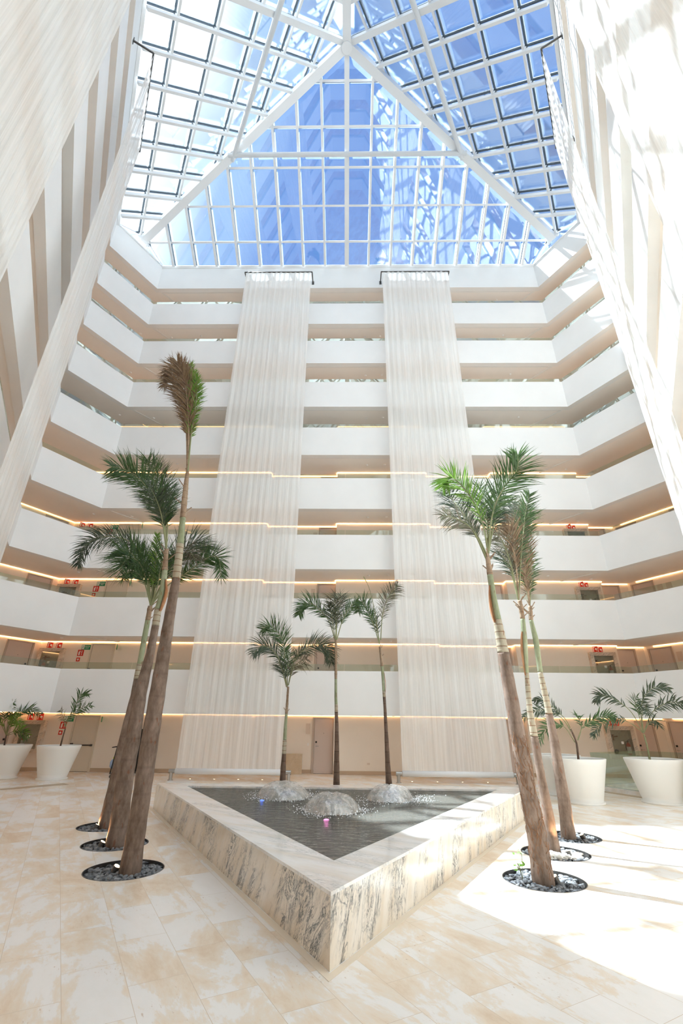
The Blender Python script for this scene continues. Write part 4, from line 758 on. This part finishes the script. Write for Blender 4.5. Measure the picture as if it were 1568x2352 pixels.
# ---------------------------------------------------------------- palms
def spline(pts, n):
    pts = [Vector(p) for p in pts]; out = []; m = len(pts)-1
    for i in range(n+1):
        t = i/n*m; k = min(int(t), m-1); f = t-k
        p0, p1, p2, p3 = pts[max(k-1, 0)], pts[k], pts[k+1], pts[min(k+2, m)]
        out.append(.5*((2*p1)+(p2-p0)*f+(2*p0-5*p1+4*p2-p3)*f*f+(3*p1-p0-3*p2+p3)*f**3))
    return out
def frond(parent, kind, L, pts, base, seed, stem_r=.016, dens=1.0, t0=.26, wid=.030, droop=1.0):
    rnd = random.Random(seed); P = [p-base for p in spline(pts, 40)]
    ln = sum((P[i+1]-P[i]).length for i in range(40)); V = []; F = []; MI = []
    n = int(ln*46*dens)
    if kind == 'spear': n = int(ln*14)
    for q in range(n):
        t = t0+(1-t0)*(q+rnd.random())/max(n, 1)
        k = min(int(t*40), 39); f = t*40-k; c = P[k].lerp(P[k+1], f); tg = (P[min(k+2, 40)]-P[max(k-1, 0)]).normalized()
        prof = min(1, .45+1.9*(t-t0))*(1-.62*max(0, (t-.55)/.45)**1.6)
        l = L*prof*rnd.uniform(.82, 1.12)
        side = tg.cross(Vector((0, 1, 0)));
        if side.length < .2: side = tg.cross(Vector((1, 0, 0)))
        side.normalize(); nn = tg.cross(side).normalized()
        s = 1 if q % 2 else -1; roll = rnd.gauss(0, .55)
        sd = side*(s*math.cos(roll))+nn*math.sin(roll)
        fwd = rnd.uniform(.75, 1.15)+.8*max(0, t-.7)
        if kind in ('brown',): fwd += .5
        d = (sd+tg*fwd).normalized()
        wv = d.cross(nn+side*rnd.uniform(-.5, .5)).normalized()
        dr = (.30 if kind in ('green', 'bright') else .55)*droop
        if kind == 'brown': dr *= .8
        w_ = wid*rnd.uniform(.8, 1.15)*(1 if kind != 'greybrown' else .75)
        b0 = len(V); m_ = 4; pos = c.copy(); dd = d.copy()
        for j in range(m_+1):
            u = j/m_; hw = w_*.5*(.45+.9*u if u < .4 else (1-u)/.6*.81+.02)
            V += [pos-wv*hw, pos+wv*hw]
            dd = (dd+Vector((rnd.gauss(0, .06), rnd.gauss(0, .06), -dr*.42*(u+.15)))).normalized(); pos = pos+dd*(l/m_)
        for j in range(m_):
            a = b0+2*j; F.append((a, a+1, a+3, a+2)); MI.append(1)
    # rachis
    bm = BM(); tube(bm, P, [stem_r*(1-.78*i/40) for i in range(41)], 7)
    for v in V: bm.verts.new(v)
    bm.verts.ensure_lookup_table(); o0 = len(bm.verts)-len(V)
    for f in F:
        ff = bm.faces.new([bm.verts[o0+i] for i in f]); ff.material_index = 1
    sm = STEMG if kind in ('green', 'bright', 'spear') else DEADM if kind == 'brown' else STEMG
    return obj('frond', bm, [sm, LEAF[kind]], parent, recalc=False)
PLAB = ['tallest palm, nearest of the three left of the pool, its top fronds brown and upright',
        'middle palm of the three left of the pool, upright green crown leaning left',
        'rearmost palm of the three left of the pool, with wide arching fronds',
        'nearest palm of the three right of the pool, thick fibrous trunk and bright green frond',
        'middle palm of the three right of the pool, slim pale ringed stem and ragged crown',
        'rearmost palm of the three right of the pool, thin brownish crown',
        'short left palm behind the pool, three arching fronds',
        'middle palm behind the pool in front of the door, grey drooping centre frond',
        'right palm behind the pool, with a bare upright spear leaf']
for i, D in enumerate(PALMS):
    T = D['trunk']; base = Vector((T[0][0], T[0][1], 0)); r = empty('palm_tree', (base.x, base.y, -.085)); bb = Vector((base.x, base.y, -.085))
    tag(r, PLAB[i], 'palm tree', 'palm trees around the pool')
    zs_ = [t[2] for t in T]
    def at(z):
        z = max(z, zs_[0]); k = max(j for j in range(len(T)) if zs_[j] <= z+1e-6); k = min(k, len(T)-2)
        f = (z-T[k][2])/(T[k+1][2]-T[k][2]); return Vector([T[k][j]*(1-f)+T[k+1][j]*f for j in range(3)]), T[k][3]*(1-f)+T[k+1][3]*f
    ztop = zs_[-1]; s = D['seg']; cuts = [(-.03, s['ring'][0], 'trunk', BARK if i < 6 else BARKD), (s['ring'][0], s['green'][0], 'ringed_stem', RINGM), (s['green'][0], s['green'][1], 'crownshaft', SHAFT), (s['green'][1], ztop, 'dry_sheath', DEADM)]
    SEG = {}
    for z0_, z1_, nm, m in cuts:
        if z1_-z0_ < .03: continue
        n = max(4, int((z1_-z0_)/.035)); pts = []; rs = []
        for j in range(n+1):
            z = z0_+(z1_-z0_)*j/n; p, rr = at(z)
            if j == 0 and z0_ < 0: p = Vector((p.x, p.y, -.085))
            wob = .04*noise.noise(Vector((z*2.1, i*3.3, 0)))
            if nm == 'ringed_stem': rr *= 1.0+.05*(j % 3 == 0)
            elif nm == 'trunk': rr *= 1+.02*math.sin(z*17)+.5*wob*(1 if i != 3 else 2); 
            elif nm == 'dry_sheath': rr *= 1+.35*abs(noise.noise(Vector((z*9, i, 1))))
            if nm == 'trunk' and z < .35 and i < 6: rr *= 1+.10*(1-z/.35)
            pts.append(p-bb); rs.append(rr)
        bm = BM(); tube(bm, pts, rs, 20); seg_o = obj(nm, bm, m, r, smooth=True); SEG[nm] = seg_o
    # loose bits: sheath flap, frayed stubs, fibres
    rnd = random.Random(i+50)
    bm = BM()
    for q in range(7):
        z = rnd.uniform(s['green'][1], ztop); p, rr = at(z); a = rnd.uniform(0, 6.28); d = Vector((math.cos(a), math.sin(a)*.5, .9))
        bar(bm, p-bb, p-bb+d*rnd.uniform(.05, .14)*(1.6 if i < 6 else 1), .018, .012, (0, 1, .1))
    obj('leaf_stub', bm, DEADM, SEG.get('dry_sheath', r))
    if i in (1, 3, 4, 8):
        za = s['green'][0]-.05; zb_ = s['green'][0]+.75*(s['green'][1]-s['green'][0]); sg = 1 if i in (1, 8) else -1
        bm = BM(); L1 = []
        for j in range(13):
            t = j/12; z = za+(zb_-za)*t; p, rr = at(z); out = rr*(1.05+.55*math.sin(math.pi*t)); wv = rr*1.1*math.sin(math.pi*(.12+.88*t*.9))
            L1.append((bm.verts.new(p-bb+Vector((sg*out, -wv*.6, 0))), bm.verts.new(p-bb+Vector((sg*out*.75, -rr*1.1, 0))), bm.verts.new(p-bb+Vector((sg*out*.9, wv*.8, 0)))))
        for j in range(12):
            for c in range(2): bm.faces.new((L1[j][c], L1[j][c+1], L1[j+1][c+1], L1[j+1][c]))
        o = obj('peeling_sheath', bm,  barkmat('copper_brown_sheath', (.30, .12, .05), (.48, .26, .14), .1, 1.0) if 'copper_brown_sheath' not in bpy.data.materials else bpy.data.materials['copper_brown_sheath'], SEG.get('crownshaft', r), smooth=True, recalc=False)
    if i == 3:      # aerial root fibres
        bm = BM()
        for q in range(130):
            z = rnd.uniform(0.05, 1.9); p, rr = at(z); a = rnd.uniform(-3.4, .2); pts = []
            for j in range(5):
                aa = a+j*rnd.uniform(-.12, .16); zz = z-j*rnd.uniform(.02, .06); pp, r2 = at(max(zz, 0)); k_ = 1.03+.10*math.sin(j*1.2)*rnd.random()
                pts.append(Vector((pp.x+math.cos(aa)*r2*k_, pp.y+math.sin(aa)*r2*k_, max(zz, 0)))-bb)
            tube(bm, pts, .0035, 4)
        o = obj('root_fibres', bm, mat('reddish_fibres', (.24, .12, .06), .9), SEG.get('trunk', r)); o['kind'] = 'stuff'
    for q, (kd, L, pts) in enumerate(D['fronds']):
        frond(r, kd, L*1.08, pts, bb, i*31+q, stem_r=.020 if i < 6 else .017, wid=.030 if i < 6 else .032, dens=1.45 if i < 6 else 1.3, t0=.24 if kd != 'spear' else .8)

# ---------------------------------------------------------------- planters
def planter(bx, by, label, rt=.76, rb=.48, h=1.115, tx=0, ty=0):
    r = empty('planter', (bx, by, 0)); tag(r, label, 'planter', 'tall white tapered planters')
    n = 48; prof = [(rb*.6, .0, 0), (rb+.04, .0, 0), (rb+.045, .05, 0), (rb+.01, .055, 0)]
    def lz(t, inner=0): return (rb+(rt-rb)*t-inner, .055+(h-.055)*t)
    P_ = [(rb*.6, 0, 0), (rb+.045, 0, 0), (rb+.05, .045, 0), (rb+.012, .055, 0)]
    for j in range(9): a_, z_ = lz(j/8); P_.append((a_, z_, j/8))
    P_ += [(rt-.008, h+.012, 1), (rt-.045, h+.012, 1), (rt-.055, h-.01, 1), (rt-.07, h-.13, .9)]
    bm = BM(); rings = [[bm.verts.new((tx*t+ra*math.cos(2*math.pi*k/n), ty*t+ra*math.sin(2*math.pi*k/n), z)) for k in range(n)] for ra, z, t in P_]
    for j in range(len(rings)-1):
        for k in range(n): bm.faces.new((rings[j][k], rings[j][(k+1) % n], rings[j+1][(k+1) % n], rings[j+1][k]))
    bm.faces.new(rings[0][::-1]); obj('pot', bm, POTM, r, smooth=True)
    bm = BM(); lathe(bm, [(0, h-.10), (rt-.068, h-.11)], 40, tx, ty); obj('soil', bm, SOIL, r)
    return r
PT = [('tapered white planter at the right edge by the glass rail', 8.98, 15.42), ('wide white planter just right of the palms', 6.70, 15.25), ('white planter beside the exit door at left, with one thin palm', -11.0, 19.50), ('white planter cut by the left edge, with bushy bright palm', -12.95, 19.55)]
for (lab, x, y) in PT: planter(x, y, lab)
planter(6.75, 16.95, 'white planter hidden behind the wide right planter')
planter(-14.5, 18.9, 'white planter cut off at the far left edge of the picture', .66, .45)
PL = ['potted palm with dark arching fronds in the rightmost planter', 'potted palm with long drooping fronds just right of the tall palms', 'thin potted palm with upright fan beside the exit door at left', 'bushy yellow-green potted palm at the left edge']
for i, D in enumerate(POTTED):
    s0 = Vector(D['stem'][0]); x, y = PT[i][1:]; base = Vector((s0.x, s0.y, 1.0)); r = empty('potted_palm', base); tag(r, PL[i], 'potted palm', 'palms in the white planters')
    bm = BM(); st = spline(D['stem'], 10); tube(bm, [Vector((0, 0, 0))]+[p-base for p in st], [.034]+[.032-.012*j/10 for j in range(11)], 10); obj('stem', bm, [BARKD if i != 0 else STEMG], r, smooth=True)
    for q, (kd, L, pts) in enumerate(D['fronds']):
        frond(r, kd, L, pts, base, 500+i*17+q, stem_r=.013, wid=.052, dens=.55, t0=.30, droop=1.25)

# ---------------------------------------------------------------- right glass balustrade around a stair void
BP = [(8.62, 18.5), (10.26, 14.3), (13.8, 17.0), (11.3, 19.9)]
bm = BM()
for i in range(4):
    a, b = Vector(BP[i]), Vector(BP[(i+1) % 4]); bar(bm, (*a, .06), (*b, .06), .26, .12, (0, 0, 1))
tag(obj('stone_kerb', bm, MARBT), 'low white stone kerb under the glass balustrade at right', 'kerb')
root = empty('glass_balustrade', (*BP[0], .12)); tag(root, 'frameless greenish glass balustrade behind the right planters', 'glass balustrade')
for i in range(4):
    a, b = Vector(BP[i]), Vector(BP[(i+1) % 4]); L = (b-a).length; n = max(1, round(L/1.5)); d = (b-a)/L
    for j in range(n):
        bm = BM(); bar(bm, (*(a+d*(L*j/n+.006)), .62), (*(a+d*(L*(j+1)/n-.006)), .62), .016, 1.02, (0, 0, 1)); bmesh.ops.translate(bm, verts=bm.verts, vec=-root.location); obj('glass_panel', bm, RAILG, root)
bm = BM(); prism(bm, [(-10.98, 16.68), (-10.74, 16.36), (-9.50, 17.98), (-9.89, 18.32)], .0005, .004); tag(obj('trim_41', bm, BAND), kind='structure')
bm = BM(); prism(bm, [(8.60, 18.0), (8.32, 17.9), (9.78, 14.35), (10.02, 14.45)], .0005, .004); tag(obj('trim_42', bm, BAND), kind='structure')

# ---------------------------------------------------------------- small things along the back wall
bm = BM(); bar(bm, (-2.31, 22.27, 0.0), (-2.31, 22.33, .78), .72, .02, (0, 1, 0)); o = obj('stone_slab', bm, PANELM); tag(o, 'square beige stone slab leaning on the back wall left of the middle door', 'stone slab')
for i, (x, y) in enumerate(((-6.0, 20.05), (-5.08, 20.05), (-4.16, 20.05), (-3.24, 20.05), (2.45, 20.05), (3.40, 20.05), (4.35, 20.05), (5.30, 20.05))):
    r = empty('floor_spotlight', (x, y, 0)); tag(r, 'tiny lit floor spot under the %s curtain, %s from its left end' % (('left', 'right')[i//4], ('first', 'second', 'third', 'last')[i % 4]), 'spotlight', 'floor spots under the curtains')
    bm = BM(); lathe(bm, [(.05, 0.0), (.05, .008), (.035, .01), (.035, .006)], 16); obj('rim', bm, CHROME, r)
    bm = BM(); lathe(bm, [(0, .007), (.035, .007)], 16); obj('lens', bm, LAMPM, r)
# black cupboard and service trolley half hidden behind the left trunks
r = empty('black_cupboard', (-9.12, 22.1, 0)); tag(r, 'tall narrow black cupboard glimpsed between the left palm trunks', 'cupboard')
bm = BM(); box(bm, -.30, .28, -.2, .2, .07, 1.68); obj('body', bm, BLACK, r)
bm = BM(); box(bm, -.27, .25, -.17, .17, 0, .07); obj('plinth', bm, DARKM, r)
bm = BM(); box(bm, -.10, .04, -.215, -.2, 1.12, 1.14); obj('handle', bm, CHROME, r)
r = empty('service_trolley', (-8.75, 20.2, 0)); tag(r, 'dark service trolley with blue cloth behind the left palm trunks', 'trolley')
bm = BM(); box(bm, -.36, .36, -.22, .22, .14, .18); obj('tray', bm, DARKM, r)
bm = BM()
for s in (-1, 1): bar(bm, (-.34, s*.20, .18), (-.22, s*.20, 1.30), .03, .03, (0, 1, 0))
bar(bm, (-.27, -.2, 1.08), (-.44, -.2, 1.05), .03, .03, (0, 0, 1)); bar(bm, (-.27, .2, 1.08), (-.44, .2, 1.05), .03, .03, (0, 0, 1)); tube(bm, [(-.44, -.2, 1.05), (-.44, .2, 1.05)], .016, 8); obj('push_handle', bm, BLACK, r)
bm = BM(); bar(bm, (-.05, 0, .20), (.06, 0, 1.12), .36, .40, (0, 1, 0)); obj('black_bag', bm, BLACK, r)
bm = BM(); bmesh.ops.create_icosphere(bm, subdivisions=3, radius=1, matrix=Matrix.Translation((-.36, -.1, .48)) @ Matrix.Diagonal((.09, .09, .17, 1)))
for v in bm.verts: v.co += Vector((noise.noise(v.co*9), noise.noise(v.co*9+Vector((3, 0, 0))), 0))*.03
obj('blue_cloth', bm, BLUEC, r, smooth=True)
bm = BM(); bmesh.ops.create_icosphere(bm, subdivisions=2, radius=1, matrix=Matrix.Translation((-.31, -.12, .68)) @ Matrix.Diagonal((.05, .05, .07, 1))); obj('yellow_cap', bm, YEL, r, smooth=True)
for sx in (-.3, .3):
    for sy in (-.18, .18):
        bm = BM(); tube(bm, [(sx, sy-.018, .06), (sx, sy+.018, .06)], .06, 14); box(bm, sx-.012, sx+.012, sy-.03, sy-.022, .05, .14); obj('caster', bm, DARKM, r)
